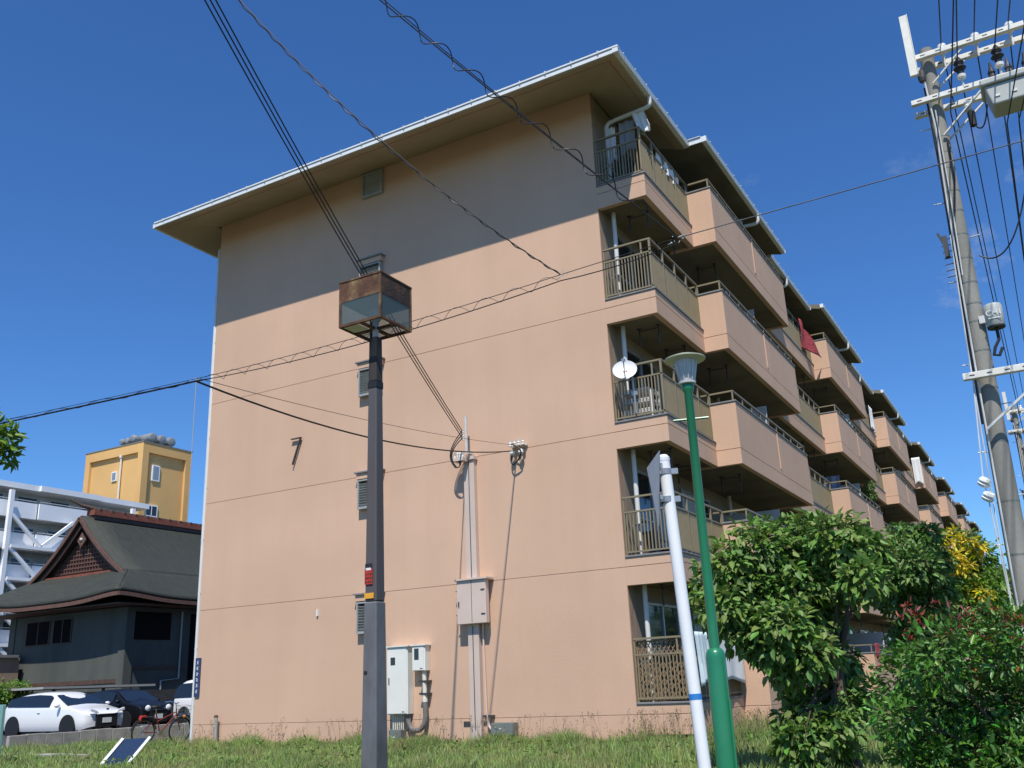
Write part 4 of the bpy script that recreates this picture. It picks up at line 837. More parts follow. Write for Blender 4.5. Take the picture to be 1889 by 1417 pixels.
# ------------------------------------------------------------------ white apartment block further back
A = thing('white_apartment_block', 'white apartment block with diagonal braces behind the temple roof', 'building', (-56, 25, 0))
AX = -52.2; ay0, ay1 = 2.0, 40.6
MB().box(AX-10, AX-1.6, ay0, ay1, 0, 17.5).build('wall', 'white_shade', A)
rm = MB()
for i in range(7):
    y0 = ay0+i*5.6; rm.box(AX-10.2, AX+(.25 if i % 2 else 0), y0+.006, min(y0+5.594, ay1+.3), 17.5+.004*(i % 2), 17.95)
rm.build('roof_slab', 'white_paint', A)
for f_ in range(6):
    zt_ = 16.5-f_*2.48
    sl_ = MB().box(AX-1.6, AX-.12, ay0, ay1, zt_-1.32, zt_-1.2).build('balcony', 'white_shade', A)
    for i in range(7):
        y0 = ay0+i*5.6; o_ = .22 if i % 2 else 0
        if f_ == 0 and i == 6:
            MB().box(AX-.08, AX-.04, y0+.1, min(y0+5.5, ay1), zt_-.06, zt_).build('rail', 'galv', sl_); continue
        MB().box(AX-.14+o_, AX+o_, y0+.02, min(y0+5.58, ay1), zt_-1.3, zt_-.04).build('parapet', 'white_paint', sl_)
        MB().box(AX-.10+o_, AX-.05+o_, y0+.1, min(y0+5.5, ay1), zt_+.10, zt_+.15).build('rail', 'galv', sl_)
    for i in range(13):
        y0 = ay0+.6+i*2.95
        w_ = MB().box(AX-1.605, AX-1.55, y0, y0+1.8, zt_-1.15, zt_+.75).build('window', 'alu', A); MB().box(AX-1.552, AX-1.54, y0+.08, y0+1.72, zt_-1.08, zt_+.68).build('pane', 'glass_dark', w_)
for i, y in enumerate((4.6, 16.0, 27.4, 38.8)):
    MB().box(AX+.30, AX+.62, y-.16, y+.16, 0, 17.2).build('frame_column', 'white_paint', A)
for y in (27.4, 16.0, 4.6):
    for f_ in range(5):
        zt_ = 16.5-f_*2.48-1.25
        for a, b in (((y+.2, zt_), (y+2.9, zt_-2.3)), ((y+5.6, zt_), (y+2.9, zt_-2.3))): MB().beam((AX+.5, a[0], a[1]), (AX+.5, b[0], b[1]), .24, .24).build('brace', 'white_paint', A)
        MB().box(AX+.26, AX+.7, y+.3, y+11, zt_-2.55, zt_-2.3).build('frame_beam', 'white_paint', A)

# ------------------------------------------------------------------ yellow tower
YT = thing('yellow_tower', 'tall ochre-yellow tower block with recessed walls and rooftop tanks', 'building', (-64, 49, 0))
tx0, tx1, ty0, ty1, tz = -68.9, -59.9, 45.9, 52.2, 26.1
MB().box(tx0+.3, tx1-.3, ty0+.3, ty1-.3, 0, tz-.4).build('wall', 'yellow_wall', YT)
for x in (tx0, tx1-.75):
    for y in (ty0, ty1-.75): MB().box(x, x+.75, y, y+.75, 0, tz-1.0).build('corner_pier', 'yellow_wall', YT)
MB().box(tx0, tx1, ty0, ty1, tz-.998, tz).build('parapet', 'yellow_wall', YT); MB().box(tx0-.06, tx1+.06, ty0-.06, ty1+.06, tz+.002, tz+.10).build('coping', 'coping', YT)
def twin(face, a, z, w, h_):
    if face == 'x':
        f = MB().box(tx1-.302, tx1-.16, a, a+w, z, z+h_).build('window', 'white_paint', YT); MB().box(tx1-.17, tx1-.155, a+.12, a+w-.12, z+.12, z+h_-.12).build('pane', 'glass_dark' if h_ < 1.4 else 'alu', f)
        if h_ < 1.4: MB().box(tx1-.16, tx1-.14, a+w/2-.04, a+w/2+.04, z+.12, z+h_-.12).build('mullion', 'white_paint', f)
    else:
        f = MB().box(a, a+w, ty0+.16, ty0+.302, z, z+h_).build('window', 'white_paint', YT); MB().box(a+.1, a+w-.1, ty0+.15, ty0+.17, z+.1, z+h_-.1).build('pane', 'alu', f)
twin('x', 47.35, 22.3, .95, 1.65); twin('x', 46.85, 18.6, 1.5, 1.2); twin('x', 47.6, 13, .95, 1.65); twin('y', -64.7, 22.6, .75, 1.0); twin('y', -64.7, 14, .75, 1.0)
MB().tube([(-63.3, ty0+.1, 25), (-63.3, ty0+.1, 10)], .10, 8).box(-63.45, -63.15, ty0-.05, ty0+.3, 24.9, 25.2).build('downpipe', 'pipe_cream', YT)
MB().tube([(tx1+.05, ty1-.1, 18), (tx1+.05, ty1-.1, 34.5)], .05, 6).build('antenna_mast', 'louver', YT)
for i, (x, y, r_, l_) in enumerate(((-60.9, 47.1, .50, 1.8), (-60.9, 48.3, .50, 1.8), (-60.9, 49.5, .50, 1.8), (-61.6, 46.6, .40, 1.6), (-62.6, 46.6, .32, 1.4), (-63.4, 46.6, .32, 1.4))):
    z = tz+.22+r_*.9; tk = thing('rooftop_tank', ('large grey tank nearest the right corner of the yellow tower roof', 'large grey tank in the middle of the yellow tower roof edge', 'large grey tank at the far right of the yellow tower roof', 'grey tank just left of the yellow tower corner', 'small grey tank left of centre on the yellow tower roof', 'leftmost small grey tank on the yellow tower roof')[i], 'tank', (x, y, tz), 'tanks on the yellow tower')
    MB().lathe([(.05, -l_/2-.06), (r_*.7, -l_/2-.05), (r_*.95, -l_/2), (r_, -l_/2+.03), (r_, -l_/4), (r_*1.04, -l_/4), (r_*1.04, -l_/4+.06), (r_, -l_/4+.06), (r_, l_/4), (r_*1.04, l_/4), (r_*1.04, l_/4+.06), (r_, l_/4+.06), (r_, l_/2-.03), (r_*.95, l_/2), (r_*.7, l_/2+.05), (.05, l_/2+.06)], (x, y, z), 16, axis=(1, 0, 0) if i < 3 else (0, 1, 0)).build('shell', 'steel_tank', tk, smooth=True)
    MB().cbox((x, y, tz+.35), .3, .3, .62).build('stand', 'dark_metal', tk)
t = thing('distant_house', 'small white flat roofed rooftop house just beyond the temple ridge', 'building', (-50, 58, 0))
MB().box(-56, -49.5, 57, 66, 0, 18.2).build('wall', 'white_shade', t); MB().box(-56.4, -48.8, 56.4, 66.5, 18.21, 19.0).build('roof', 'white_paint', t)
for i in range(4): MB().box(-49.52, -49.4, 57.6+i*2, 58.9+i*2, 16.4, 17.9).build('window', 'glass_dark', t)
t = thing('tan_house', 'low tan wall of a house at the left edge beside the temple', 'building', (-40, 16, 0))
MB().box(-44, -33.5, 13.5, 17.6, -.1, 3.6).build('wall', 'tan_wall', t); MB().box(-44.2, -33.3, 13.3, 17.4, 3.602, 3.75).build('coping', 'coping', t)

# ------------------------------------------------------------------ car park: cars, wall, carport
def car(name, label, L_, W_, H_, hood, sta, paint, glass_from=.0, face='wide', van=False):
    """sta: list of (x, z_bottom, z_belt, z_roof, halfwidth); heading +x, centre at origin"""
    t = thing(name, label, 'car', (0, 0, 0), 'cars parked in the car park')
    m = MB(); rows = []
    for (x, zb_, zl, zr, w) in sta:
        tum = max(0, (zr-zl))*.33; rows.append([(x, w*.93, zb_), (x, w, zb_+.14), (x, w, (zb_+zl)*.55), (x, w*.985, zl-.03), (x, w*.975, zl), (x, w*.97-tum, zl+(zr-zl)*.82 if zr > zl+.05 else zl+.012), (x, (w*.97-tum)*.72, zr if zr > zl+.05 else zl+.04), (x, 0, zr+.012 if zr > zl+.05 else zl+.055)])
    n = len(rows[0]); vs = []; 
    for r_ in rows: vs += [(x, -y, z) for x, y, z in r_]+[(x, y, z) for x, y, z in reversed(r_[:-1])]
    k = 2*n-1; fs = [(i*k+j, (i+1)*k+j, (i+1)*k+j+1, i*k+j+1) for i in range(len(rows)-1) for j in range(k-1)]
    fs += [tuple(range(k)), tuple(range((len(rows)-1)*k, len(rows)*k))[::-1]]
    body = m._add(vs, fs).build('body', paint, t, smooth=True, sub=1)
    # glass: follows the cabin between belt and roof, a little proud
    gi = [i for i, s_ in enumerate(sta) if s_[3] > s_[2]+.25]; a, b = gi[0], gi[-1]
    for s_ in (-1, 1):
        g_ = MB(); pts = []
        for i in range(a, b+1):
            x, zb_, zl, zr, w = sta[i]; tum = (zr-zl)*.33; pts.append(((x, s_*(w*.975+.006), zl+.04), (x, s_*(w*.97-tum*.95+.012), zl+(zr-zl)*.80)))
        for (p, q), (p2, q2) in zip(pts, pts[1:]): g_._add([p, p2, q2, q], [(0, 1, 2, 3)])
        g_.build('side_window', 'car_glass', t, solid=.008)
    x, zb_, zl, zr, w = sta[b]; x2, _, zl2, zr2, w2 = sta[b+1]; tum = (zr-zl)*.33
    ws = MB()._add([(x+.03, -(w*.97-tum)*.9, zr-.035), (x+.03, (w*.97-tum)*.9, zr-.035), (x2+.01, w2*.88, zl2+.075), (x2+.01, -w2*.88, zl2+.075)], [(0, 1, 2, 3)]); ws.build('windscreen', 'car_glass', t, solid=.012)
    xf = sta[-1][0]; wf = sta[-1][4]
    for s_ in (-1, 1):
        for xw in (sta[0][0]+.75, xf-.82):
            wo = MB().lathe([(.2, -.1), (.30, -.105), (.325, -.07), (.325, .07), (.30, .105), (.2, .1)], (xw, s_*(W_/2-.11), .325), 24, axis=(0, 1, 0)).build('wheel', 'rubber', t, smooth=False)
            rm = MB().lathe([(.03, -.112), (.205, -.112), (.21, .112), (.03, .112)], (xw, s_*(W_/2-.11), .325), 20, axis=(0, 1, 0)); rm.build('rim', 'alu', wo)
            sp = MB()
            for q in range(5):
                a_ = q*2*math.pi/5; sp.beam((xw, s_*(W_/2-.11)+s_*.114, .325), (xw+.2*math.cos(a_), s_*(W_/2-.11)+s_*.114, .325+.2*math.sin(a_)), .035, .012, up=(0, 1, 0))
            sp.build('spoke', 'chrome', wo)
            MB().lathe([(.33, -.02), (.385, -.02), (.385, .015), (.33, .015)], (xw, s_*(W_/2-.005), .34), 24, axis=(0, 1, 0)).build('wheel_arch', 'rubber', t)
        mr = MB().ball((sta[b+1][0]-.25, s_*(W_/2+.09), sta[b+1][2]+.08), (.07, .11, .075)).build('mirror', paint, t, smooth=True)
        if face == 'wide': MB().prism([(s_*(wf*.52), hood-.20), (s_*(wf*1.0), hood-.12), (s_*(wf*1.0), hood-.04), (s_*(wf*.6), hood-.13)], xf-.06, xf+.05, 'x').build('headlight', 'lens', t)
        else: MB().ball((xf-.02, s_*wf*.74, hood-.16), (.06, .12, .11)).build('headlight', 'lens', t, smooth=True)
        MB().box(sta[0][0]-.01, sta[0][0]+.06, s_*W_*.32-.10, s_*W_*.32+.10, .72, .92).build('tail_light', 'reflect_red', t)
        MB().box(-.2, -.05, s_*(W_/2-.005)-.012, s_*(W_/2-.005)+.012, .78, .81).build('door_handle', 'chrome' if paint == 'car_white' else paint, t)
    MB().box(xf-.02, xf+.03, -wf*.62, wf*.62, .30, hood-.22).build('grille', 'rubber', t); MB().box(xf+.03, xf+.045, -.17, .17, .42, .58).build('number_plate', 'plate', t)
    MB().box(xf+.03, xf+.05, -wf*.5, wf*.5, hood-.235, hood-.215).build('grille_trim', 'chrome', t); MB().box(xf+.0, xf+.03, -.05, .05, hood-.10, hood-.04).build('badge', 'chrome', t)
    return t
c1 = car('parked_car', 'white estate car with long roof at the left behind the block wall', 4.5, 1.78, 1.5, .92,
         [(-2.25, .42, .80, .80, .70), (-2.2, .25, .95, 1.02, .82), (-1.95, .22, 1.0, 1.34, .87), (-1.3, .21, .98, 1.46, .89), (-.4, .21, .96, 1.50, .89), (.25, .21, .95, 1.46, .89), (.40, .21, .95, 1.40, .89), (1.22, .21, .94, .96, .88), (1.75, .21, .86, .86, .86), (2.12, .24, .74, .74, .80), (2.25, .34, .62, .62, .66)], 'car_white')
c1.location = (-12.7, 5.75, .0)
c2 = car('parked_car', 'small black hatchback with round headlights beside the white car', 3.6, 1.62, 1.5, .95,
         [(-1.75, .42, .85, .85, .66), (-1.7, .25, .98, 1.20, .76), (-1.4, .22, 1.0, 1.44, .80), (-.8, .21, 1.0, 1.50, .81), (.0, .21, .99, 1.50, .81), (.25, .21, .98, 1.44, .81), (.95, .21, .98, 1.0, .80), (1.45, .22, .92, .92, .78), (1.72, .28, .80, .80, .72), (1.80, .36, .66, .66, .62)], 'car_black', face='round')
c2.location = (-12.9, 8.45, .0)
c3 = car('parked_car', 'tall white van mostly hidden behind the left edge of the apartment block', 3.4, 1.5, 1.85, 1.0,
         [(-1.65, .42, .9, .9, .66), (-1.62, .25, 1.05, 1.65, .72), (-1.4, .22, 1.05, 1.82, .74), (-.6, .21, 1.05, 1.86, .75), (.5, .21, 1.05, 1.84, .75), (.75, .21, 1.04, 1.76, .75), (1.30, .21, 1.02, 1.06, .74), (1.55, .24, .92, .92, .72), (1.66, .34, .75, .75, .64)], 'car_white', face='round')
c3.location = (-14.6, 14.3, .0)
t = thing('carport', 'low grey flat carport roof on thin posts behind the parked cars', 'carport', (-17.5, 9, 0))
MB().box(-19.2, -15.8, 7.0, 12.2, 1.62, 1.70).build('roof', 'louver', t)
for y in (7.2, 9.6, 12.0): MB().box(-18.9, -18.8, y-.05, y+.05, 0, 1.62).build('post', 'dark_metal', t)
MB().box(-19.6, -19.4, 6.5, 26, 0, 1.5).build('screen', 'dark_metal', t)
W1 = thing('block_wall', 'low grey concrete block wall in front of the parked cars', 'wall', (-6, 4, 0))
for i in range(20):
    y = -.6+i*.52; MB().box(-6.12, -6.0, y+.006, y+.514, -.2, .36+.012*math.sin(i*1.7)).build('block', 'block', W1, bevel=.012)
t = thing('kerb_wall', 'low dark stone edging in the grass at lower left', 'kerb', (-2, -1.5, 0))
for i in range(12): MB().box(-6+i*.5+.006, -5.5+i*.5-.006, -2.55-.03*i, -2.40-.03*i, -.1, .10+.01*math.sin(i*2.1)).build('edging_stone', 'block', t, bevel=.015)
t = thing('boundary_post', 'slim teal post at the left edge of the picture', 'post', (-.45, -4.46, 0))
MB().box(-.52, -.38, -4.50, -4.43, -.1, 1.14).build('post', 'teal_paint', t, bevel=.01)
# bicycle
def bicycle(label, paint):
    t = thing('bicycle', label, 'bicycle', (0, 0, 0), 'parked bicycles')
    for x in (-.52, .52):
        rg = MB(); pts = [(x+.31*math.cos(a), 0, .33+.31*math.sin(a)) for a in [2*math.pi*i/28 for i in range(29)]]; w_ = rg.tube(pts, .018, 6).build('wheel', 'rubber', t)
        sp = MB(); sp.tube([(x+.285*math.cos(a), 0, .33+.285*math.sin(a)) for a in [2*math.pi*i/28 for i in range(29)]], .008, 5)
        for i in range(16): a = 2*math.pi*i/16; sp.tube([(x, .02*(-1)**i, .33), (x+.285*math.cos(a), 0, .33+.285*math.sin(a))], .0018, 4)
        sp.build('rim', 'chrome', w_)
        MB().tube([(x+.35*math.cos(a), 0, .33+.35*math.sin(a)) for a in [R(10+i*(160)/12) for i in range(13)]], .014, 5).build('mudguard', 'rubber' if x < 0 else 'alu', t)
    f = MB(); bbk = (-.06, 0, .30); st = (-.22, 0, .78); hd = (.34, 0, .86); fk = (.52, 0, .33)
    f.tube([bbk, st], .017, 8).tube([bbk, (.36, 0, .72)], .019, 8).tube([(-.16, 0, .58), (.36, 0, .80)], .016, 8).tube([hd, (.385, 0, .66), fk], .015, 8)
    for y in (-.05, .05): f.tube([bbk, (-.52, y, .33)], .010, 6).tube([(-.2, 0, .70), (-.52, y, .33)], .009, 6)
    f.build('frame', paint, t, smooth=True)
    MB().tube([st, (-.24, 0, .92)], .012, 6).build('seat_post', 'chrome', t); MB().ball((-.25, 0, .95), (.13, .085, .04)).build('saddle', 'rubber', t, smooth=True)
    MB().tube([(.34, 0, .86), (.32, 0, 1.0), (.28, .18, 1.04), (.14, .26, 1.02)], .012, 6).tube([(.32, 0, 1.0), (.28, -.18, 1.04), (.14, -.26, 1.02)], .012, 6).build('handlebar', 'chrome', t)
    bk = MB()
    for z in (.74, .84, .94): bk.tube([(.42, -.15, z), (.72, -.15, z), (.72, .15, z), (.42, .15, z), (.42, -.15, z)], .004, 4)
    for i in range(7):
        q = -.15+i*.05; bk.tube([(.72, q, .94), (.70, q, .72), (.44, q, .72), (.42, q, .94)], .0035, 4)
    bk.build('basket', 'chrome', t); MB().box(-.60, -.28, -.06, .06, .70, .715).build('carrier', 'chrome', t)
    MB().box(-.66, -.64, -.05, .05, .62, .70).box(-.64, -.50, -.06, .06, .705, .74).build('rear_reflector', 'reflect_red', t); MB().ball((.60, 0, .66), .045).build('lamp', 'orange', t)
    MB().lathe([(.07, -.02), (.07, .02)], (-.06, -.05, .30), 14, axis=(0, 1, 0)).tube([(-.06, -.08, .30), (.06, -.1, .18)], .01, 6).build('crank', 'chrome', t)
    return t
bk1 = bicycle('red bicycle standing by the left corner of the gable wall', 'bike_red'); bk1.location = (-2.75, 1.45, -.02); bk1.rotation_euler = (R(6), 0, R(80))
del bk1['group']

# ------------------------------------------------------------------ vegetation
def leaf_arrays(C_, out_, size, seed, droop=.35, aspect=.48, spread=.55, fold=.18):
    r_ = np.random.default_rng(seed); n = len(C_)
    tip = out_+r_.normal(0, spread, (n, 3))+np.array([0, 0, -droop]); tip /= np.linalg.norm(tip, axis=1, keepdims=True)
    nr = out_*.8+np.array([0, 0, .8])+r_.normal(0, .42, (n, 3)); nr -= tip*(nr*tip).sum(1, keepdims=True); nr /= np.linalg.norm(nr, axis=1, keepdims=True)
    sd = np.cross(tip, nr); s_ = (size*r_.uniform(.65, 1.25, n))[:, None]
    return tip, nr, sd, s_, aspect, fold
def leaf_verts(C_, L_):
    tip, nr, sd, s_, a, f = L_; w = s_*a*.5
    b = C_; e = C_+tip*s_-nr*s_*.10; l1 = C_+tip*s_*.30+sd*w*.92+nr*s_*f*.5; l2 = C_+tip*s_*.68+sd*w*.72+nr*s_*f*.32; r1 = C_+tip*s_*.30-sd*w*.92+nr*s_*f*.5; r2 = C_+tip*s_*.68-sd*w*.72+nr*s_*f*.32
    V = np.stack([b, l1, l2, e, r2, r1], 1).reshape(-1, 3); k = np.arange(len(C_))[:, None]*6
    return V, np.concatenate([k+np.array([[0, 1, 2, 3]]), k+np.array([[0, 3, 4, 5]])], 0)
def clump_points(cl, n, seed, shell=.55, gap=0.0):
    r_ = np.random.default_rng(seed); wts = np.array([c[3]*c[3] for c in cl]); wts = wts/wts.sum(); idx = r_.choice(len(cl), n, p=wts)
    d = r_.normal(0, 1, (n, 3)); d /= np.linalg.norm(d, axis=1, keepdims=True); cc = np.array([c[:3] for c in cl])[idx]; rad = np.array([c[3] for c in cl])[idx]
    rr_ = rad*(shell+(1.06-shell)*r_.random(n)**.6); 
    # lumpy outline
    lump = 1+.22*np.sin(d[:, 0]*5+cc[:, 0]*9)*np.sin(d[:, 1]*6+cc[:, 1]*7+2)+.15*np.sin(d[:, 2]*9+cc[:, 2]*5)
    return cc+d*(rr_*lump)[:, None]*np.array([1, 1, .86]), d, idx
LEAFME = {}
def single_leaf(m, aspect, fold):
    if (m, aspect) in LEAFME: return LEAFME[(m, aspect)]
    z = np.array([[0., 0, 0]]); V, F = leaf_verts(z, (np.array([[1., 0, 0]]), np.array([[0., 0, 1]]), np.array([[0., 1, 0]]), np.array([[1.]]), aspect, fold)); o = arr_mesh('leaf', V, F, m); me = o.data; bpy.data.objects.remove(o); LEAFME[(m, aspect)] = me; return me
def foliage(parent, name, cl, n, size, m, seed, nsingle=0, droop=.35, aspect=.48, shell=.55, spread=.55, fold=.18):
    C_, d, idx = clump_points(cl, n, seed, shell); L_ = leaf_arrays(C_, d, size, seed+1, droop, aspect, spread, fold)
    keep = np.ones(n, bool)
    if nsingle:
        tc_ = np.array(CAM)-C_; tc_ /= np.linalg.norm(tc_, axis=1, keepdims=True); sc = (d*tc_).sum(1)+.5*L_[3][:, 0]/size-.15*np.linalg.norm(np.array(CAM)-C_, axis=1)
        pick = np.argsort(-sc)[:nsingle*3:3]; keep[pick] = False
    Lk = tuple(x[keep] if isinstance(x, np.ndarray) else x for x in L_)
    V, F = leaf_verts(C_[keep], Lk); cr = arr_mesh(name, V, F, m, parent, kind='stuff')
    if nsingle:
        me = single_leaf(m, aspect, fold); org = np.array(ORG[parent.name])
        for i in pick:
            o = bpy.data.objects.new('leaf', me); COL.objects.link(o); o.parent = cr; ORG[o.name] = ORG[parent.name]; s_ = L_[3][i, 0]
            o.matrix_local = Matrix.Translation(Vector(C_[i]-org)) @ Matrix((Vector(L_[0][i]), Vector(L_[2][i]), Vector(L_[1][i]))).transposed().to_4x4() @ Matrix.Scale(s_, 4)
    return cr
def branches(parent, base, cl, r0, seed, n=99, trunk_top=None, stems=1):
    r_ = random.Random(seed); m = MB(); base = Vector(base); tt = Vector(trunk_top) if trunk_top else base+Vector((0, 0, 1))
    mid = base.lerp(tt, .5)+Vector((r_.uniform(-.08, .08), r_.uniform(-.08, .08), 0)); tp = arc(base-Vector((0, 0, .1)), tt, mid*2-(base+tt)/2, 8); m.tube(tp, [r0*(1.25-.6*i/8) for i in range(9)], 10)
    for c_ in cl[:n]:
        c0 = Vector(c_[:3]); s0 = tp[r_.randint(4, 8)]; mm_ = s0.lerp(c0, .5)+Vector((0, 0, r_.uniform(.02, .15)))
        pts = arc(s0, c0, mm_*1.0, 6); m.tube(pts, [r0*(.45-.06*i) for i in range(7)], 6)
        for q in range(4):
            e_ = c0+Vector((r_.gauss(0, 1), r_.gauss(0, 1), r_.gauss(0, .8))).normalized()*c_[3]*.85; m.tube([pts[4], pts[4].lerp(e_, .55)+Vector((0, 0, .03)), e_], [r0*.16, r0*.1, r0*.05], 4)
    return m.build('trunk', 'bark', parent, smooth=True)
def frame_at(d, px):
    """horizontal frame (origin, right, forward) of a spot at distance d along a bearing"""
    a = yaw+math.atan((px-944.5)/1724.4); f_ = Vector((math.sin(a), math.cos(a), 0)); return Vector((CAM.x, CAM.y, 0))+f_*d, Vector((f_.y, -f_.x, 0)), f_
def clumps_at(d, px0, hor, k, lst, seed, depth=.5):
    """crown clumps given by bearing/elevation at distance d (with random depth), radius from the angular size"""
    rr_ = random.Random(seed); res = []
    for px, py, rad in lst:
        v = _f+_r2*((px-944.5)/1724.4)-_u2*((py-708.5)/1724.4); v = v/math.hypot(v.x, v.y); q = CAM+v*(d+rr_.uniform(-depth, depth)); res.append((q.x, q.y, q.z, rad*d/1724.4*1.04))
    return res
# broad-leaved tree in front of the balconies
cl = clumps_at(12, 1460, 1236, .0073, [(1345, 1050, 58), (1400, 1010, 60), (1470, 1000, 62), (1540, 995, 56), (1590, 1005, 42), (1305, 1090, 34), (1340, 1120, 52), (1400, 1090, 60), (1460, 1080, 72), (1530, 1075, 62), (1590, 1065, 40), (1380, 1160, 48), (1440, 1160, 60), (1500, 1150, 52), (1615, 1035, 26),
      (1500, 1205, 42), (1545, 1225, 46), (1480, 1260, 46), (1560, 1290, 42), (1500, 1310, 48), (1540, 1345, 44), (1480, 1370, 44), (1520, 1390, 46), (1420, 1205, 30), (1450, 1230, 34), (1465, 1330, 34)], 11, .55)
b_, _, _ = frame_at(12, 1505); t = thing('broadleaf_tree', 'broad green leafy tree in front of the balconies, behind the green lamp post', 'tree', (b_.x, b_.y, 0))
branches(t, (b_.x, b_.y, 0), cl, .07, 3, trunk_top=(b_.x-.05, b_.y, 1.5)); foliage(t, 'crown', [(a, b, c-.02, d*.84) for a, b, c, d in cl], 11500, .128, 'leaf_broad', 21, 150, droop=.6, aspect=.56, shell=.5)
# darker tree to its right
cl = clumps_at(16, 1690, 1224, .0098, [(1650, 1015, 32), (1670, 985, 30), (1705, 985, 28), (1645, 1065, 36), (1690, 1040, 40), (1720, 1080, 36), (1690, 1105, 40), (1640, 1100, 26), (1715, 1130, 36), (1690, 1170, 44), (1735, 1030, 18)], 12, .8)
b_, _, _ = frame_at(16, 1700); t = thing('dark_tree', 'darker green tree right of the broad leafy tree, against the far balconies', 'tree', (b_.x, b_.y, 0))
branches(t, (b_.x, b_.y, 0), cl, .08, 4, trunk_top=(b_.x, b_.y, 1.4)); foliage(t, 'crown', [(a, b, c-.05, d*.88) for a, b, c, d in cl], 7000, .11, 'leaf_dark', 31, 40, droop=.5, aspect=.5)
# tree with yellow sprays
lst = [(1770, 1005, 28), (1800, 1020, 28), (1765, 1055, 34), (1810, 1065, 34), (1790, 1105, 36), (1835, 1085, 30), (1760, 1105, 30), (1830, 1125, 34), (1790, 1150, 40)]
cl = clumps_at(20, 1790, 1221, .0126, lst, 13, .9); b_, _, _ = frame_at(20, 1790)
t = thing('yellow_flowering_tree', 'green tree with bright yellow sprays beside the utility pole', 'tree', (b_.x, b_.y, 0)); branches(t, (b_.x, b_.y, 0), cl, .08, 5, trunk_top=(b_.x, b_.y, 1.4))
foliage(t, 'crown', cl, 4200, .13, 'leaf_lime', 41, 0, aspect=.45)
cy = clumps_at(19.2, 1790, 1221, .0121, [(1742, 990, 13), (1760, 990, 14), (1785, 1000, 14), (1805, 1012, 13), (1765, 1030, 16), (1778, 1045, 15), (1757, 1048, 12), (1795, 1095, 14), (1815, 1098, 13), (1780, 1108, 11), (1745, 1035, 10)], 14, .3); foliage(t, 'yellow_sprays', cy, 900, .10, 'leaf_yellow', 43, 0, aspect=.5, shell=.2)
bp_ = clumps_at(37.2, 1604, 1229, .02, [(1600, 905, 9), (1608, 914, 8), (1604, 895, 7)], 19, .15); t = thing('balcony_plant', 'leafy pot plant spilling over a far balcony parapet', 'plant', (bp_[0][0], bp_[0][1], 3.3))
MB().lathe([(.14, 3.9), (.2, 4.25), (.19, 4.27)], (bp_[0][0], bp_[0][1], 0), 14).build('pot', 'rust', t); foliage(t, 'foliage', bp_, 500, .10, 'leaf_dark', 97)
# trees further along the street
for i, (d, px, lst, m_, lb) in enumerate(((34, 1845, [(1840, 1060, 16), (1862, 1080, 22), (1845, 1105, 26), (1880, 1110, 26), (1860, 1135, 30), (1890, 1150, 30)], 'leaf_dark', 'small distant dark tree left of the foot of the utility pole'), (45, 1890, [(1888, 1110, 26), (1910, 1100, 30), (1900, 1140, 34), (1940, 1130, 40)], 'leaf_dark', 'distant tree behind the utility pole at the right edge'),
                                   (26, 1870, [(1860, 1170, 34), (1890, 1165, 34), (1930, 1160, 40), (1830, 1180, 34)], 'leaf_lime', 'low bright green shrub between the red-tipped bush and the utility pole'))):
    cl = clumps_at(d, px, 1219, d*.00063, lst, 50+i, d*.04); b_, _, _ = frame_at(d, px); t = thing('street_tree', lb, 'tree' if i < 2 else 'shrub', (b_.x, b_.y, 0), 'planting along the street')
    branches(t, (b_.x, b_.y, 0), cl, .09, 60+i, trunk_top=(b_.x, b_.y, 1.2)); foliage(t, 'crown', cl, 3000, .16, m_, 70+i)
# red-tipped bush
lst = [(1672, 1258, 60), (1730, 1215, 66), (1800, 1195, 66), (1880, 1190, 70), (1960, 1205, 80), (1655, 1320, 40), (1705, 1320, 74), (1780, 1300, 84), (1870, 1300, 90), (1960, 1310, 90), (1685, 1390, 46), (1750, 1400, 80), (1840, 1410, 90), (1940, 1420, 90), (1790, 1460, 90), (1890, 1470, 90)]
cl = clumps_at(8, 1800, 1221, .0051, lst, 15, .45); b_, _, _ = frame_at(8, 1810)
t = thing('red_tipped_bush', 'dense glossy green bush with red young shoots at the lower right', 'bush', (b_.x, b_.y, 0)); branches(t, (b_.x, b_.y, 0), cl, .035, 6, trunk_top=(b_.x, b_.y, .5))
foliage(t, 'foliage', [(a, b, c, d*.9) for a, b, c, d in cl], 15000, .068, 'leaf_photinia', 81, 150, droop=.0, aspect=.44, shell=.45)
rdp = clumps_at(7.7, 1800, 1221, .0050, [(1672, 1118, 8), (1688, 1130, 7), (1715, 1115, 8), (1735, 1120, 8), (1728, 1140, 7), (1770, 1125, 8), (1762, 1145, 8), (1783, 1135, 8), (1838, 1130, 8), (1862, 1145, 8), (1830, 1165, 9), (1815, 1172, 7), (1850, 1160, 7), (1672, 1175, 8), (1745, 1175, 6), (1825, 1195, 8), (1620, 1215, 8), (1633, 1222, 7), (1805, 1255, 9), (1690, 1275, 6), (1872, 1235, 8), (1885, 1190, 8), (1620, 1300, 5), (1800, 1395, 7), (1792, 1240, 6), (1700, 1160, 7), (1890, 1140, 8)]+[(random.Random(i).uniform(1640, 1889), 1120+60*random.Random(i+99).random()**2+.15*abs(1780-random.Random(i).uniform(1640, 1889)), 6) for i in range(30)], 16, .12)
foliage(t, 'red_shoots', rdp, 300, .05, 'leaf_red', 83, 0, droop=-.7, aspect=.34, shell=.1, spread=.5)
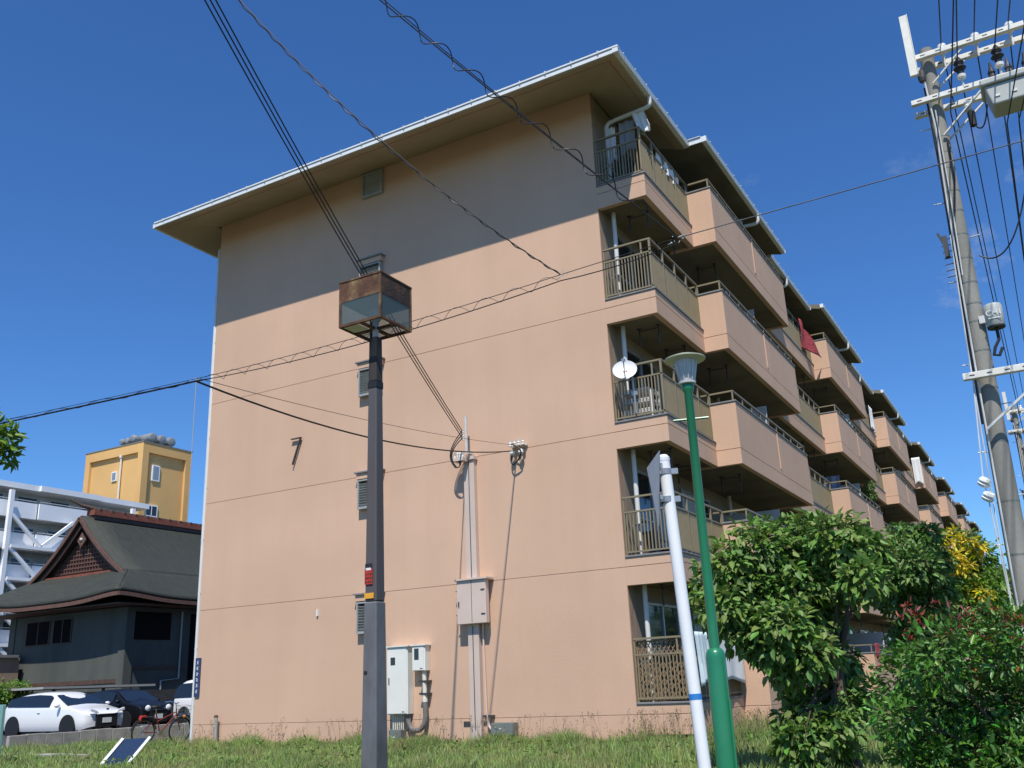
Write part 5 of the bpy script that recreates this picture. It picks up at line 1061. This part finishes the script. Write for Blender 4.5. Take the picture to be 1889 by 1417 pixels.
# garden bush at the left, behind the white car
cl = clumps_at(43, 20, 1298, .026, [(0, 1285, 22), (28, 1278, 20), (48, 1290, 15), (-30, 1280, 26), (15, 1305, 22)], 17, .4); b_, _, _ = frame_at(43, 15)
t = thing('garden_bush', 'yellow-green bush behind the white car at the left edge', 'bush', (b_.x, b_.y, 0)); branches(t, (b_.x, b_.y, 0), cl, .05, 7, trunk_top=(b_.x, b_.y, .6)); foliage(t, 'foliage', cl, 3000, .13, 'leaf_lime', 91)
# tree standing just outside the left edge, one spray reaching in
t = thing('young_tree', 'leafy green tree spray reaching in at the left edge above the white block', 'tree', (11.2, -14.2, -.42))
cl = clumps_at(6, -10, 1299, .0045, [(8, 820, 17), (22, 838, 13), (-20, 815, 40), (-90, 800, 70), (-180, 780, 90), (-260, 820, 90)], 18, .05)
branches(t, (11.2, -14.2, -.42), cl, .03, 8, trunk_top=(11.3, -14.1, 2.2)); foliage(t, 'crown', cl, 2400, .085, 'leaf_lime', 95, 0, aspect=.32, shell=.1, droop=.2, spread=.9)

# grass: blades over the lawn
def blades(n, xr, yr, hmin, hmax, seed, wid=.007, lean=.35, test=None):
    r_ = np.random.default_rng(seed); x = r_.uniform(*xr, n); y = r_.uniform(*yr, n)
    if test is not None: k = test(x, y); x = x[k]; y = y[k]
    n = len(x); pat = .6+.4*np.sin(x*1.7+1)*np.sin(y*2.3+.5)+.25*np.sin(x*4.1+y*3.3); h = (hmin+(hmax-hmin)*r_.random(n)**1.5)*np.clip(pat+.35, .5, 1.4)
    a = r_.uniform(0, 2*np.pi, n); ln = np.abs(r_.normal(0, lean, n))*h; dx = np.cos(a)*ln; dy = np.sin(a)*ln; b = r_.uniform(0, 2*np.pi, n); wx = np.cos(b)*wid; wy = np.sin(b)*wid; z = np.array([gz(0, q) for q in y])-.01
    p = lambda fx, fz, w: np.stack([x+dx*fx+wx*w, y+dy*fx+wy*w, z+h*fz], 1)
    V = np.stack([p(0, 0, -1), p(0, 0, 1), p(.35, .6, .8), p(1, .98, .05), p(1, 1, -.05), p(.35, .6, -.8)], 1).reshape(-1, 3); k = np.arange(n)[:, None]*6
    return V, np.concatenate([k+np.array([[0, 1, 2, 5]]), k+np.array([[5, 2, 3, 4]])], 0)
vis = lambda x, y: ~((x > 13.2) & (y > -.1)) & ((y < -.02) | (x < -.05) | (x > W+.3))
parts = [blades(105000, (-3, 18), (-8.5, -.03), .06, .17, 1, .0075), blades(30000, (-.5, 17.5), (-1.0, -.03), .10, .27, 2, .006), blades(14000, (-7, 0), (-6, 1.5), .07, .20, 3, .009),
         blades(26000, (W+.4, 18), (-4, 7), .08, .26, 4, .008), blades(9000, (11.3, 14), (-.3, 9), .15, .38, 5, .008)]
off = 0; Vs = []; Fs = []
for V, F in parts: Vs.append(V); Fs.append(F+off); off += len(V)
go = arr_mesh('grass', np.concatenate(Vs), np.concatenate(Fs), 'grass'); tag(go, 'sunlit long green grass along the foot of the wall', 'grass', kind='stuff')
r_ = np.random.default_rng(19); wc = []; wd = []
for i in range(200):
    x, y = r_.uniform(-1, 17), -abs(r_.normal(0, 3))-.15
    for k in range(r_.integers(5, 11)): a = r_.uniform(0, 6.28); wc.append((x+.03*math.cos(a), y+.03*math.sin(a), gz(0, y)+r_.uniform(.03, .22))); wd.append((math.cos(a), math.sin(a), r_.uniform(.1, .9)))
wc = np.array(wc); wd = np.array(wd); V, F = leaf_verts(wc, leaf_arrays(wc, wd, .085, 20, .1, .42, .3)); arr_mesh('broad_weeds', V, F, 'leaf_broad', go, kind='stuff')
# flowering weed stalks by the wall
r_ = np.random.default_rng(9); sm = MB(); hd_ = []
n = 330
for i in range(n):
    x = r_.uniform(.2, 14.5) if i % 3 else r_.uniform(11.2, 13.6); y = -abs(r_.normal(0, .35))-.06 if x < 12.2 else r_.uniform(-1.0, 1.6); h = r_.uniform(.28, .62); q = Vector((x, y, 0)); tp = q+Vector((r_.normal(0, .07), r_.normal(0, .05), h)); sm.tube([q, q.lerp(tp, .5)+Vector((0, 0, .03)), tp], .0025, 3, cap=False)
    for k in range(7): hd_.append(tuple(tp+Vector((r_.normal(0, .022), r_.normal(0, .022), -r_.uniform(0, .12)))))
so2 = sm.build('weed_stalks', 'seedhead', org=(0, 0, 0)); tag(so2, 'dry brown weed stalks standing against the pink wall', 'weeds', kind='stuff')
hd_ = np.array(hd_); L_ = leaf_arrays(hd_, np.tile([0., 0, 1], (len(hd_), 1)), .03, 5, 0, .5, .8); V, F = leaf_verts(hd_, L_); arr_mesh('seed_heads', V, F, 'seedhead', so2)
